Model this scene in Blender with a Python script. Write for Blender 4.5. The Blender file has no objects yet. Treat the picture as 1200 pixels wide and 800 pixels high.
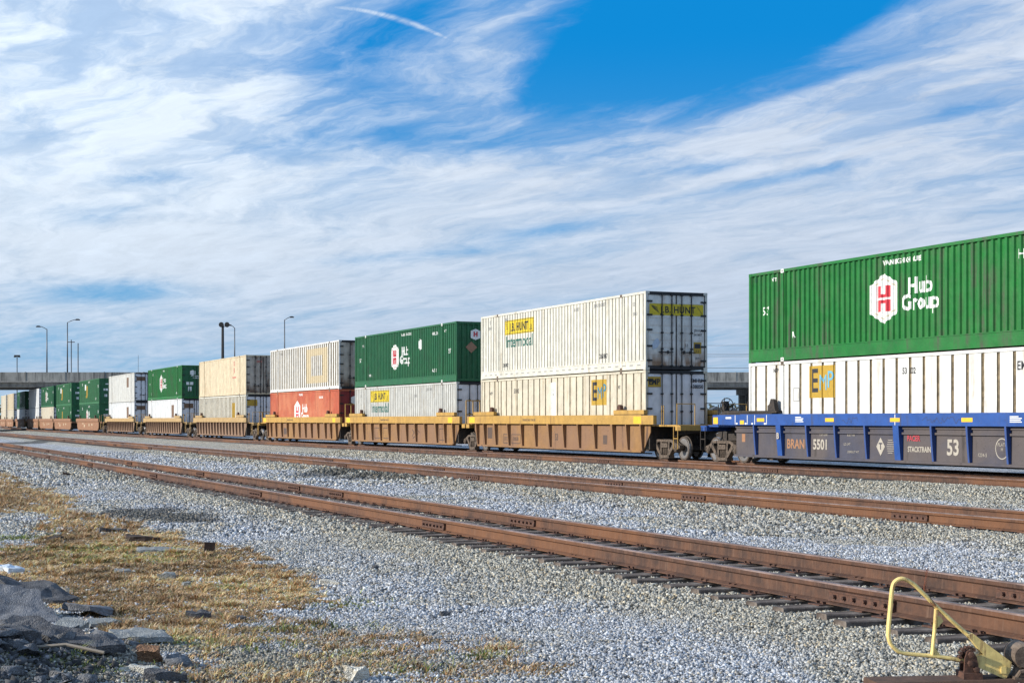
import bpy, bmesh, math, random
import numpy as np
from mathutils import Vector, Matrix
random.seed(7); rng = np.random.default_rng(7)
R = math.radians
scn = bpy.context.scene
COL = scn.collection

# ------------------------------------------------------------------ camera
F, HC = 1850.0, 1.43                     # focal length in photo pixels (1200 wide), eye above rail top
cam_d = bpy.data.cameras.new('camera'); cam = bpy.data.objects.new('camera', cam_d); COL.objects.link(cam)
cam_d.sensor_width = 36; cam_d.lens = F/1200*36; cam_d.shift_y = 92/1200
cam_d.clip_start = 0.1; cam_d.clip_end = 9000
cam.location = (0, 0, HC); cam.rotation_euler = (R(90), 0, 0); scn.camera = cam
# ------------------------------------------------------------------ light
SUN_AZ, SUN_EL = R(-101), R(21)          # azimuth clockwise from +Y
S_DIR = Vector((math.sin(SUN_AZ)*math.cos(SUN_EL), math.cos(SUN_AZ)*math.cos(SUN_EL), math.sin(SUN_EL)))
sd = bpy.data.lights.new('sun', 'SUN'); sd.energy = 5.0; sd.angle = R(0.5); sd.color = (1.0, 0.93, 0.82)
sun = bpy.data.objects.new('sun', sd); COL.objects.link(sun)
sun.rotation_euler = (-S_DIR).to_track_quat('-Z', 'Y').to_euler()
scn.view_settings.view_transform = 'Standard'; scn.view_settings.look = 'None'
scn.view_settings.exposure = 0.18; scn.view_settings.gamma = 1; scn.view_settings.use_curve_mapping = False

# ------------------------------------------------------------------ node helpers
class NT:
    def __init__(s, tree): s.t = tree; s.n = tree.nodes; s.l = tree.links
    def node(s, typ, **k):
        n = s.n.new(typ)
        for a, v in k.items(): setattr(n, a, v)
        return n
    def put(s, sock, v):
        if isinstance(v, bpy.types.NodeSocket): s.l.new(v, sock)
        elif v is not None:
            if isinstance(v, tuple) and len(v) == 3 and sock.type == 'RGBA': v = v + (1,)
            sock.default_value = v
    def m(s, op, a, b=None, c=None, clamp=False):
        n = s.node('ShaderNodeMath', operation=op); n.use_clamp = clamp
        s.put(n.inputs[0], a)
        if b is not None: s.put(n.inputs[1], b)
        if c is not None: s.put(n.inputs[2], c)
        return n.outputs[0]
    def mix(s, f, a, b, bt='MIX'):
        n = s.node('ShaderNodeMix', data_type='RGBA', blend_type=bt)
        s.put(n.inputs[0], f); s.put(n.inputs[6], a); s.put(n.inputs[7], b); return n.outputs[2]
    def noise(s, vec, scale, detail=4, rough=.55, dist=0.0):
        n = s.node('ShaderNodeTexNoise'); s.put(n.inputs['Vector'], vec)
        n.inputs['Scale'].default_value = scale; n.inputs['Detail'].default_value = detail
        n.inputs['Roughness'].default_value = rough; n.inputs['Distortion'].default_value = dist
        return n.outputs[0]
    def scale(s, vec, v):
        n = s.node('ShaderNodeVectorMath', operation='MULTIPLY'); s.put(n.inputs[0], vec); n.inputs[1].default_value = v
        return n.outputs[0]
    def smooth(s, x, a, b, lo=0.0, hi=1.0):
        n = s.node('ShaderNodeMapRange', interpolation_type='SMOOTHSTEP')
        s.put(n.inputs[0], x); n.inputs[1].default_value = a; n.inputs[2].default_value = b
        n.inputs[3].default_value = lo; n.inputs[4].default_value = hi; return n.outputs[0]
    def comb(s, x, y, z):
        n = s.node('ShaderNodeCombineXYZ'); s.put(n.inputs[0], x); s.put(n.inputs[1], y); s.put(n.inputs[2], z); return n.outputs[0]

# ------------------------------------------------------------------ world: Nishita sky with a streaky cirrus layer
wld = bpy.data.worlds.new('World'); scn.world = wld; wld.use_nodes = True
w = NT(wld.node_tree); w.n.clear()
out = w.node('ShaderNodeOutputWorld'); bg = w.node('ShaderNodeBackground'); w.l.new(bg.outputs[0], out.inputs[0])
bg.inputs[1].default_value = 0.1
sky = w.node('ShaderNodeTexSky'); sky.sky_type = 'NISHITA'; sky.sun_disc = False
sky.sun_elevation = SUN_EL; sky.sun_rotation = SUN_AZ % (2*math.pi); sky.air_density = 1.0; sky.dust_density = 0.6; sky.ozone_density = 2.0
tc = w.node('ShaderNodeTexCoord').outputs['Generated']
sp = w.node('ShaderNodeSeparateXYZ'); w.l.new(tc, sp.inputs[0]); dx, dy, dz = sp.outputs
hor = w.m('SQRT', w.m('ADD', w.m('MULTIPLY', dx, dx), w.m('MULTIPLY', dy, dy)))
az = w.m('MULTIPLY', w.m('ARCTAN2', dx, dy), 180/math.pi)          # degrees, + to the right
el = w.m('MULTIPLY', w.m('ARCTAN2', dz, hor), 180/math.pi)
zz = w.m('ADD', w.m('MAXIMUM', dz, 0.0), 0.075)
cx, cy = w.m('DIVIDE', dx, zz), w.m('DIVIDE', dy, zz)               # where the ray meets a cloud sheet
ca, sa = math.cos(R(-33)), math.sin(R(-33))
along = w.m('ADD', w.m('MULTIPLY', cx, sa), w.m('MULTIPLY', cy, ca))
acro = w.m('SUBTRACT', w.m('MULTIPLY', cx, ca), w.m('MULTIPLY', cy, sa))
wv = w.m('MULTIPLY', w.m('SUBTRACT', w.noise(w.comb(cx, cy, 5.0), .9, 5, .6), .5), 1.1)
wa = w.m('MULTIPLY', w.m('SUBTRACT', w.noise(w.comb(cx, cy, 9.0), 1.7, 5, .6), .5), .7)
along = w.m('ADD', along, wa); acro = w.m('ADD', acro, w.m('MULTIPLY', wv, .5))
v1 = w.comb(w.m('MULTIPLY', along, 0.45), w.m('MULTIPLY', acro, 1.0), 0.0)
v2 = w.comb(w.m('MULTIPLY', along, 1.5), w.m('MULTIPLY', acro, 3.4), 3.3)
v3 = w.comb(w.m('MULTIPLY', along, 3.0), w.m('MULTIPLY', acro, 11.0), 7.0)
n1 = w.noise(v1, 1.1, 8, .62); n2 = w.noise(v2, 1.2, 9, .64); n3 = w.noise(v3, 1.0, 9, .66)
def blob(a0, e0, ra, re, tilt=0.0):
    """soft elliptical field: a stretch of sky with more or less cloud"""
    t = R(tilt); x = w.m('SUBTRACT', az, a0); y = w.m('SUBTRACT', el, e0)
    u = w.m('ADD', w.m('MULTIPLY', x, math.cos(t)/ra), w.m('MULTIPLY', y, math.sin(t)/ra))
    v = w.m('SUBTRACT', w.m('MULTIPLY', y, math.cos(t)/re), w.m('MULTIPLY', x, math.sin(t)/re))
    r = w.m('ADD', w.m('MULTIPLY', u, u), w.m('MULTIPLY', v, v))
    return w.m('EXPONENT', w.m('MULTIPLY', r, -1.0))
def pxb(x, y, rx, ry, tilt=0.0):
    k = 180/math.pi/F
    return blob(math.degrees(math.atan((x-600)/F)), math.degrees(math.atan((492-y)/F)), rx*k, ry*k, tilt)
base = w.m('ADD', w.m('MULTIPLY', n1, 0.85), w.m('MULTIPLY', n2, 0.55))
n4 = w.noise(w.comb(w.m('MULTIPLY', along, 6.0), w.m('MULTIPLY', acro, 12.0), 1.7), 1.0, 8, .7)
base = w.m('ADD', base, w.m('MULTIPLY', w.m('SUBTRACT', n4, .5), 0.30))
base = w.m('ADD', base, w.m('MULTIPLY', n3, 0.30))                   # ~0.82 mean
dens = w.m('SUBTRACT', base, 0.42)
for (x, y, rx, ry, t, k) in [(820, 40, 190, 85, 16, -1.0), (660, 95, 80, 34, 20, -.4), (960, 5, 130, 42, 16, -.75), (540, 165, 190, 20, -4, -.30), (470, 30, 110, 32, 20, -.36),
                             (430, 120, 90, 50, 12, -.16), (300, 178, 90, 14, 8, -.22), (130, 345, 90, 15, 3, -.5), (110, 262, 60, 12, 8, -.26), (60, 250, 70, 14, 5, -.2),
                             (1130, 143, 60, 10, 8, -.42), (835, 198, 60, 9, 6, -.38), (640, 270, 60, 8, 8, -.32), (60, 395, 320, 60, 0, -.12),
                             (60, 30, 260, 190, 0, .5), (620, 200, 230, 42, 10, .28), (1060, 130, 260, 70, 20, .22), (700, 330, 900, 60, 0, .25), (330, 60, 160, 70, 0, -.10), (350, 100, 60, 50, 30, -.10), (330, 140, 150, 60, 15, .10), (590, 70, 60, 60, 60, .12), (170, 215, 70, 10, 6, -.3), (60, 170, 50, 12, 10, -.2), (690, 350, 120, 8, 5, -.2), (480, 300, 130, 7, 4, -.22), (930, 210, 120, 7, 10, -.3), (1000, 90, 110, 7, 14, -.22), (30, 120, 90, 200, 0, .12), (250, 110, 120, 60, 30, .02), (590, 60, 70, 90, 70, .10), (200, 300, 160, 25, 5, .2)]:
    dens = w.m('ADD', dens, w.m('MULTIPLY', pxb(x, y, rx, ry, t), k))
# a thin curved contrail in the upper middle
kx = 180/math.pi/F
ca1 = w.m('SUBTRACT', az, math.degrees(math.atan((460-600)/F)))
arc = w.m('SUBTRACT', el, w.m('ADD', math.degrees(math.atan((492-22)/F)), w.m('SUBTRACT', w.m('MULTIPLY', ca1, -0.25), w.m('MULTIPLY', w.m('MULTIPLY', ca1, ca1), 0.05))))
trail = w.m('EXPONENT', w.m('MULTIPLY', w.m('MULTIPLY', arc, arc), -110.0))
trail = w.m('MULTIPLY', trail, w.m('MULTIPLY', w.smooth(ca1, -2.6, -1.8), w.smooth(ca1, 3.0, 2.2)))
trail = w.m('MULTIPLY', trail, w.smooth(n3, .3, .65))
dens = w.smooth(dens, -0.06, 0.70)
dens = w.m('MULTIPLY', dens, w.m('SUBTRACT', 1.0, w.m('MULTIPLY', w.smooth(el, 6.0, 11.0), w.m('MULTIPLY', w.smooth(n2, .62, .38), .45))))
dens = w.m('MAXIMUM', w.m('MULTIPLY', dens, 0.97), w.m('MULTIPLY', trail, 0.85))
bright = w.m('ADD', 0.71, w.m('MULTIPLY', w.m('ADD', w.m('MULTIPLY', n2, .55), w.m('ADD', w.m('MULTIPLY', n3, .45), w.m('MULTIPLY', w.m('SUBTRACT', n4, .45), .45))), 0.56))
glow = pxb(10, 20, 480, 300, 0)
ccol = w.mix(w.smooth(el, 0.0, 9.0), (4.0, 4.95, 6.4), (5.6, 6.3, 7.4))
ccol = w.mix(w.m('MULTIPLY', glow, .9), ccol, (8.0, 9.0, 9.9))
cc = w.node('ShaderNodeVectorMath', operation='SCALE'); w.l.new(ccol, cc.inputs[0]); w.l.new(bright, cc.inputs['Scale'])
blue = w.mix(w.smooth(el, 0.0, 14.0), (1.9, 4.3, 6.7), (0.0, 2.3, 6.2))
clear = w.mix(0.97, sky.outputs[0], blue)                            # the photo's strongly saturated clear sky
w.l.new(w.mix(dens, clear, cc.outputs[0]), bg.inputs[0])

# ------------------------------------------------------------------ materials
MATS = {}
def mat_base(name):
    m = bpy.data.materials.new(name); m.use_nodes = True
    t = NT(m.node_tree); b = t.n['Principled BSDF']; return m, t, b
def paint(name, col, dirt=(.16, .10, .06), amt=.35, rough=.55, scale=1.0, lo=.52, hi=.75, fade=None, metal=0.0, low=0.0):
    """weathered paint: vertical streaks of dirt and rust, faint mottling, slight bumps"""
    if name in MATS: return MATS[name]
    m, t, b = mat_base(name)
    tc = t.node('ShaderNodeTexCoord').outputs['Object']
    streak = t.noise(t.scale(tc, (2.2*scale, 2.2*scale, .22*scale)), 1.6, 6, .65, .3)
    blot = t.noise(tc, 1.1*scale, 5, .6)
    f = t.m('MULTIPLY', t.smooth(streak, lo, hi), t.smooth(blot, .35, .65))
    f = t.m('MULTIPLY', f, amt*1.6, clamp=True)
    if low:
        sx = t.node('ShaderNodeSeparateXYZ'); t.l.new(tc, sx.inputs[0])
        f = t.m('MAXIMUM', f, t.m('MULTIPLY', t.m('MULTIPLY', t.smooth(sx.outputs[2], .95, .15), t.smooth(t.noise(t.scale(tc, (3, 3, 1)), 1.4, 5), .3, .62)), low))
    mott = t.mix(t.smooth(t.noise(tc, 2.7*scale, 4), .3, .7), tuple(c*.86 for c in col), tuple(min(1, c*1.08) for c in col))
    if fade: mott = t.mix(t.smooth(t.noise(tc, .5, 5), .35, .65), mott, fade)
    c = t.mix(f, mott, dirt)
    fine = t.m('MULTIPLY', t.smooth(t.noise(tc, 22*scale, 3), .62, .72), amt)
    c = t.mix(fine, c, dirt)
    t.put(b.inputs['Base Color'], c); b.inputs['Metallic'].default_value = metal
    t.put(b.inputs['Roughness'], t.smooth(blot, .2, .8, rough-.1, rough+.15))
    bp = t.node('ShaderNodeBump'); bp.inputs['Strength'].default_value = .45; bp.inputs['Distance'].default_value = .05
    t.put(bp.inputs['Height'], t.noise(tc, 1.6, 4, .6)); t.l.new(bp.outputs[0], b.inputs['Normal'])
    MATS[name] = m; return m
def rusty(name, a, c, rough=.8, sc=6.0):
    if name in MATS: return MATS[name]
    m, t, b = mat_base(name)
    tc = t.node('ShaderNodeTexCoord').outputs['Object']
    col = t.mix(t.smooth(t.noise(tc, sc, 6, .7), .32, .68), a, c)
    col = t.mix(t.m('MULTIPLY', t.smooth(t.noise(t.scale(tc, (.12, 1, 1)), sc*.5, 4, .6), .5, .75), .6), col, tuple(x*.45 for x in a))
    t.put(b.inputs['Base Color'], col); b.inputs['Roughness'].default_value = rough
    bp = t.node('ShaderNodeBump'); bp.inputs['Strength'].default_value = .5; bp.inputs['Distance'].default_value = .006
    t.put(bp.inputs['Height'], t.noise(tc, sc*7, 4)); t.l.new(bp.outputs[0], b.inputs['Normal'])
    MATS[name] = m; return m
def flat(name, col, rough=.6, metal=0.0):
    if name in MATS: return MATS[name]
    m, t, b = mat_base(name)
    g = t.node('ShaderNodeNewGeometry').outputs['Position']
    t.put(b.inputs['Base Color'], t.mix(t.smooth(t.noise(g, 9, 4), .3, .7), tuple(c*.85 for c in col), col))
    b.inputs['Roughness'].default_value = rough; b.inputs['Metallic'].default_value = metal
    MATS[name] = m; return m

# ------------------------------------------------------------------ mesh helpers
def tag(o, label, cat, group=None, kind=None):
    o['label'] = label
    if cat: o['category'] = cat
    if group: o['group'] = group
    if kind: o['kind'] = kind
    return o
def empty(name, loc, rz=0.0):
    o = bpy.data.objects.new(name, None); COL.objects.link(o); o.location = loc; o.rotation_euler = (0, 0, rz)
    o.empty_display_size = .3; return o
class MB:
    def __init__(s): s.v = []; s.f = []; s.mi = []
    def add(s, vs, fs, mi=0):
        n = len(s.v); s.v += [tuple(p) for p in vs]; s.f += [tuple(i+n for i in f) for f in fs]; s.mi += [mi]*len(fs); return s
    def box(s, x0, x1, y0, y1, z0, z1, mi=0):
        return s.add([(x0,y0,z0),(x1,y0,z0),(x1,y1,z0),(x0,y1,z0),(x0,y0,z1),(x1,y0,z1),(x1,y1,z1),(x0,y1,z1)],
                     [(0,3,2,1),(4,5,6,7),(0,1,5,4),(1,2,6,5),(2,3,7,6),(3,0,4,7)], mi)
    def prism_y(s, pts, y0, y1, mi=0):     # polygon in (x,z), counter-clockwise seen from -y
        n = len(pts); v = [(x, y0, z) for x, z in pts] + [(x, y1, z) for x, z in pts]
        f = [tuple(range(n)), tuple(range(2*n-1, n-1, -1))] + [(i, i+n, (i+1) % n+n, (i+1) % n) for i in range(n)]
        return s.add(v, f, mi)
    def prism_x(s, pts, x0, x1, mi=0):     # polygon in (y,z)
        n = len(pts); v = [(x0, y, z) for y, z in pts] + [(x1, y, z) for y, z in pts]
        f = [tuple(range(n-1, -1, -1)), tuple(range(n, 2*n))] + [(i, (i+1) % n, (i+1) % n+n, i+n) for i in range(n)]
        return s.add(v, f, mi)
    def tube(s, pts, r, n=8, mi=0, cap=True, closed=False):
        pts = [Vector(p) for p in pts]; rs = r if isinstance(r, (list, tuple)) else [r]*len(pts)
        rings = []; up = None
        for i, p in enumerate(pts):
            if closed: t = pts[(i+1) % len(pts)] - pts[i-1]
            else: t = pts[min(i+1, len(pts)-1)] - pts[max(i-1, 0)]
            t.normalize()
            if up is None: up = Vector((0, 0, 1)) if abs(t.z) < .9 else Vector((1, 0, 0))
            a = t.cross(up).normalized(); b = a.cross(t).normalized(); up = b
            rings.append([p + (a*math.cos(2*math.pi*k/n) + b*math.sin(2*math.pi*k/n))*rs[i] for k in range(n)])
        v = [q for rg in rings for q in rg]; f = []
        m = len(pts) if closed else len(pts)-1
        for i in range(m):
            j = (i+1) % len(pts)
            for k in range(n): f.append((i*n+k, i*n+(k+1) % n, j*n+(k+1) % n, j*n+k))
        if cap and not closed: f += [tuple(range(n-1, -1, -1)), tuple(range((len(pts)-1)*n, len(pts)*n))]
        return s.add(v, f, mi)
    def lathe_y(s, prof, c, n=24, mi=0):   # prof: (radius, y); spun about the y axis through c
        v = []; f = []
        for r, y in prof:
            for k in range(n):
                a = 2*math.pi*k/n; v.append((c[0]+r*math.cos(a), c[1]+y, c[2]+r*math.sin(a)))
        for i in range(len(prof)-1):
            for k in range(n): f.append((i*n+k, i*n+(k+1) % n, (i+1)*n+(k+1) % n, (i+1)*n+k))
        f += [tuple(range(n)), tuple(range((len(prof)-1)*n+n-1, (len(prof)-1)*n-1, -1))]
        return s.add(v, f, mi)
    def mesh(s, name, mats, smooth=False):
        me = bpy.data.meshes.new(name); me.from_pydata(s.v, [], s.f)
        mats = mats if isinstance(mats, (list, tuple)) else [mats]
        for m in mats: me.materials.append(m)
        if len(mats) > 1: me.polygons.foreach_set('material_index', s.mi)
        bm = bmesh.new(); bm.from_mesh(me); bmesh.ops.recalc_face_normals(bm, faces=bm.faces); bm.to_mesh(me); bm.free()
        if smooth: me.polygons.foreach_set('use_smooth', [True]*len(me.polygons))
        me.update(); return me
    def build(s, name, mats, parent=None, smooth=False):
        return obj(name, s.mesh(name, mats, smooth), parent)
def obj(name, me, parent=None, loc=None):
    o = bpy.data.objects.new(name, me); COL.objects.link(o)
    if parent is not None: o.parent = parent
    if loc: o.location = loc
    return o
def fast_mesh(name, verts, faces, k):
    """numpy vertices and k-gons"""
    me = bpy.data.meshes.new(name); nv, nf = len(verts), len(faces)
    me.vertices.add(nv); me.vertices.foreach_set('co', verts.astype(np.float32).ravel())
    me.loops.add(nf*k); me.loops.foreach_set('vertex_index', faces.astype(np.int32).ravel())
    me.polygons.add(nf); me.polygons.foreach_set('loop_start', np.arange(0, nf*k, k, dtype=np.int32))
    me.update(calc_edges=True); me.validate(); return me
def set_col(me, arr):
    a = me.color_attributes.new('tint', 'FLOAT_COLOR', 'POINT')
    a.data.foreach_set('color', np.concatenate([arr, np.ones((len(arr), 1))], 1).astype(np.float32).ravel())

# ------------------------------------------------------------------ the line of the railway
TH0 = math.atan(790/1850); S0, RC = 185.0, 4200.0
def track_pt(s, D):
    if s <= S0: th = TH0; x, y = -s*math.sin(TH0), s*math.cos(TH0)
    else:
        th = TH0-(s-S0)/RC
        x = -S0*math.sin(TH0)-RC*(math.cos(th)-math.cos(TH0)); y = S0*math.cos(TH0)+RC*(math.sin(TH0)-math.sin(th))
    return x+D*math.cos(th), y+D*math.sin(th), th
def rotz(th): return math.atan2(-math.cos(th), math.sin(th))       # local +x points back down the line, towards the right of the photo
SN, CN = math.sin(TH0), math.cos(TH0)
def DS(X, Y): return X*CN+Y*SN, -X*SN+Y*CN                        # distance across and along the straight part
D_C, D_B, D_T, D_A = 8.80, 16.45, 28.60, 26.15                     # near siding, middle siding, train track centres, extra lead rail

# numpy value noise
def vnoise(x, y, seed=0):
    xi, yi = np.floor(x).astype(np.int64), np.floor(y).astype(np.int64); fx, fy = x-xi, y-yi
    fx = fx*fx*(3-2*fx); fy = fy*fy*(3-2*fy)
    def h(a, b):
        v = (a*374761393+b*668265263+seed*1442695041) & 0xffffffff
        v = ((v ^ (v >> 13))*1274126177) & 0xffffffff; return ((v ^ (v >> 16)) & 0xffff)/65535.0
    return (h(xi, yi)*(1-fx)+h(xi+1, yi)*fx)*(1-fy)+(h(xi, yi+1)*(1-fx)+h(xi+1, yi+1)*fx)*fy
def fbm(x, y, seed=0, o=4):
    s = 0; a = .5
    for i in range(o): s = s+a*vnoise(x*2**i, y*2**i, seed+i*17); a *= .5
    return s/(1-.5**o)
def sstep(x, a, b):
    t = np.clip((x-a)/(b-a), 0, 1); return t*t*(3-2*t)
def ground_z(X, Y):
    X = np.asarray(X, float); Y = np.asarray(Y, float); D, s = DS(X, Y)
    z = -.345+.07*(fbm(X*.35, Y*.35, 3)-.5)+.03*(fbm(X*1.7, Y*1.7, 5)-.5)
    for c, w0, w1, zb0 in ((D_C, 1.15, 2.5, -.240), (D_B, 1.35, 2.5, -.212), (27.9, 2.9, 4.0, -.212)):
        k = 1-sstep(np.abs(D-c), w0, w1); z = z*(1-k)+(zb0+.012*(fbm(X*3, Y*3, 8)-.5))*k
    m = np.exp(-((X+4.1)/1.25)**2-((Y-10.6)/1.7)**2)
    z = z+.30*m*(.7+.6*fbm(X*1.4, Y*1.4, 12))
    return z
def gz(x, y): return float(ground_z(np.array([x]), np.array([y]))[0])
def at(px, py, dz=0.0):
    """point of the ground seen at a photo position"""
    z = -.33
    for _ in range(12):
        Y = F*(HC-z)/(py-492); X = (px-600)/F*Y; z = gz(X, Y)
    return Vector((X, Y, z+dz))
def topx(X, Y, z=-.33): return 600+F*X/Y, 492+F*(HC-z)/Y

# ground cover fields ------------------------------------------------
def in_poly(px, py, poly):
    ins = np.zeros(px.shape, bool); n = len(poly)
    for i in range(n):
        x0, y0 = poly[i]; x1, y1 = poly[(i+1) % n]
        c = ((y0 > py) != (y1 > py)) & (px < (x1-x0)*(py-y0)/(y1-y0+1e-9)+x0); ins ^= c
    return ins
def world_poly(pp): return [tuple((lambda q: (q.x, q.y))(at(*p))) for p in pp]
DRY = world_poly([(-60, 553), (0, 553), (35, 577), (78, 582), (92, 604), (150, 613), (218, 628), (232, 640), (300, 652), (338, 672), (385, 690), (405, 703), (372, 716), (318, 722), (290, 733), (250, 742),
                  (215, 770), (150, 752), (60, 712), (-80, 688)])
MIXED = world_poly([(150, 812), (205, 765), (250, 742), (300, 728), (420, 738), (520, 738), (600, 752), (660, 785), (650, 812)])
MATS_L = world_poly([(-200, 545), (-30, 550), (20, 571), (80, 580), (95, 597), (60, 603), (-60, 603), (-200, 600)])
BARE = world_poly([(-60, 603), (0, 603), (45, 601), (62, 612), (50, 628), (20, 640), (-60, 640)])
def covers(X, Y):
    """dry grass, sparse grass, green patch, stain: 0..1 each"""
    nx = X+.9*(fbm(X*.9, Y*.9, 21)-.5)+.75*(fbm(X*5, Y*3, 23)-.5); ny = Y+1.5*(fbm(X*.8, Y*.6, 22)-.5)+1.5*(fbm(X*4.5, Y*2.5, 24)-.5)
    dry = (in_poly(nx, ny, DRY) | in_poly(nx, ny, MATS_L)) & ~in_poly(nx, ny, BARE)
    mx = in_poly(nx, ny, MIXED)
    g = fbm(X*2.2, Y*1.4, 31); g2 = fbm(X*5, Y*4, 33)
    dry = dry*sstep(g+.25*g2, .27, .42); mx = mx*sstep(g*.6+g2*.4, .32, .50)
    grn = 0*X
    for (x, y, rx, ry) in ((60, 645, .8, .45), (110, 646, 1.0, .55), (12, 632, .6, .6), (20, 560, 1.1, 2.2), (45, 575, .8, 1.0), (262, 690, .25, .35), (415, 767, .2, .2), (250, 755, .6, .35), (395, 708, .3, .5), (140, 656, 1, .7), (90, 777, .5, .3), (300, 757, .4, .3), (480, 785, .3, .25), (350, 737, .4, .3), (560, 770, .25, .2)):
        p = at(x, y); grn = np.maximum(grn, np.exp(-(((X-p.x)/rx)**2+((Y-p.y)/ry)**2)))
    grn = grn*sstep(g2, .3, .5)
    st = 0*X
    for (x, y, rx, ry) in ((165, 600, .8, 1.7), (200, 606, .9, 1.1), (228, 611, .6, .7), (385, 552, 1.4, 2.2), (430, 556, 1.3, 1.6), (480, 559, 1.0, .9), (40, 518, 3, 8)):
        p = at(x, y); st = np.maximum(st, np.exp(-(((X-p.x)/rx)**2+((Y-p.y)/ry)**2)))
    st = sstep(st*(.5+g2), .25, .62)
    return dry, mx, grn, st
BLUEG, TANG = np.array([.45, .472, .508]), np.array([.405, .39, .335])
def gravel_tint(X, Y):
    """large patches of cool crushed stone and of old tan ballast beside the tracks"""
    D, s = DS(X, Y); wv = 1.1*(fbm(X*.5, Y*.5, 41)-.5)
    t = np.zeros_like(X)
    for c, w0, w1 in ((D_C-.1, 1.6, 2.7), (D_B-.2, 1.5, 2.5), (26.0, 3.6, 4.6)): t = np.maximum(t, 1-sstep(np.abs(D-c+wv), w0, w1))
    left = sstep(s, 12, 26)*sstep(-np.abs(D-4.5), -3.2, -1.5)*.75
    t = np.maximum(t, left*sstep(fbm(X*.6, Y*.5, 44), .35, .6))
    t = np.maximum(t, .8*sstep(fbm(X*.8, Y*.7, 46), .55, .68))
    c = t[:, None]*TANG+(1-t[:, None])*BLUEG
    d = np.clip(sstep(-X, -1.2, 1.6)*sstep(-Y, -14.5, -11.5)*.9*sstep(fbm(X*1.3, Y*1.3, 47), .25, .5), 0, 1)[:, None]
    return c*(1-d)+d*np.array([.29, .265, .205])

# ------------------------------------------------------------------ ground sheet
def build_ground():
    rows = [-80., -40, -15, 0, 4, 6.5]; y = 7.4
    while y < 3500: rows.append(y); y *= 1.0062 if y < 60 else (1.02 if y < 400 else 1.15)
    t = np.concatenate([[-12, -5, -2, -1, -.7, -.55], np.linspace(-.45, .45, 300), [.55, .7, 1, 2, 5, 12]])
    Yr = np.array(rows); w0 = np.maximum(Yr, 7.4)
    X = (w0[:, None]*t[None, :]); Y = np.repeat(Yr[:, None], len(t), 1)
    Xf, Yf = X.ravel(), Y.ravel(); Z = ground_z(Xf, Yf)
    nr, nc = X.shape; i = np.arange(nr*nc).reshape(nr, nc)
    faces = np.stack([i[:-1, :-1], i[:-1, 1:], i[1:, 1:], i[1:, :-1]], -1).reshape(-1, 4)
    me = fast_mesh('ground', np.stack([Xf, Yf, Z], 1), faces, 4)
    c = gravel_tint(Xf, Yf); dry, mx, grn, st = covers(Xf, Yf)
    g = np.clip(np.maximum(dry, mx*.7), 0, 1)[:, None]
    c = c*(1-g)+np.array([.30, .21, .11])*g
    c = c*(1-grn[:, None]*.7)+np.array([.13, .17, .04])*grn[:, None]*.7
    c = c*(1-st[:, None]*.72)
    far = sstep(Yf, 300, 500)[:, None]; c = c*(1-far)+np.array([.20, .21, .15])*far
    c = c*(.42+.58*sstep(Yf, 30, 75))[:, None]  # shade between the loose stones painted into the nearer ground colour
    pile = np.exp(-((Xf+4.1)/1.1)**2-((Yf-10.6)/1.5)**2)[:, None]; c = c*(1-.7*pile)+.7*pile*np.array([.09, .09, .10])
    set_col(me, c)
    m, n, b = mat_base('crushed stone ground')
    at_ = n.node('ShaderNodeAttribute', attribute_name='tint').outputs['Color']
    pos = n.node('ShaderNodeNewGeometry').outputs['Position']
    vo = n.node('ShaderNodeTexVoronoi'); n.put(vo.inputs['Vector'], pos); vo.inputs['Scale'].default_value = 24
    vb = n.node('ShaderNodeTexVoronoi'); n.put(vb.inputs['Vector'], pos); vb.inputs['Scale'].default_value = 7
    hs = n.node('ShaderNodeSeparateColor'); n.l.new(vo.outputs['Color'], hs.inputs[0])
    hb = n.node('ShaderNodeSeparateColor'); n.l.new(vb.outputs['Color'], hb.inputs[0])
    v = n.m('ADD', n.m('MULTIPLY', hs.outputs[0], 1.0), n.m('MULTIPLY', hb.outputs[0], .75))
    v = n.m('ADD', v, .08)
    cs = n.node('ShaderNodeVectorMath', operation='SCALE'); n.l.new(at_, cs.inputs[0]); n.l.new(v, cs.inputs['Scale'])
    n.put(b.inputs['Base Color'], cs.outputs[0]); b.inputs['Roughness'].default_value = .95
    bp = n.node('ShaderNodeBump'); bp.inputs['Strength'].default_value = 1.0; bp.inputs['Distance'].default_value = .05
    n.put(bp.inputs['Height'], n.m('ADD', n.m('MULTIPLY', vo.outputs['Distance'], -.7), n.m('MULTIPLY', hs.outputs[1], .6)))
    n.l.new(bp.outputs[0], b.inputs['Normal'])
    me.materials.append(m); o = obj('ground', me); tag(o, 'grey and tan crushed stone ground of the rail yard', None, None, 'structure')
build_ground()

def tinted(name, rough=.9, spread=0.0):
    m, n, b = mat_base(name); a = n.node('ShaderNodeAttribute', attribute_name='tint').outputs['Color']
    pos = n.node('ShaderNodeNewGeometry').outputs['Position']
    n.put(b.inputs['Base Color'], n.mix(n.m('MULTIPLY', n.smooth(n.noise(pos, 60, 2), .3, .7), .35), a, (.5, .5, .5), 'MULTIPLY'))
    b.inputs['Roughness'].default_value = rough; return m
def rand_rot(n):
    q = rng.normal(size=(n, 4)); q /= np.linalg.norm(q, axis=1)[:, None]; a, b_, c, d = q.T
    return np.stack([np.stack([1-2*(c*c+d*d), 2*(b_*c-a*d), 2*(b_*d+a*c)], -1), np.stack([2*(b_*c+a*d), 1-2*(b_*b_+d*d), 2*(c*d-a*b_)], -1), np.stack([2*(b_*d-a*c), 2*(c*d+a*b_), 1-2*(b_*b_+c*c)], -1)], 1)
TIE = .52
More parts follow.
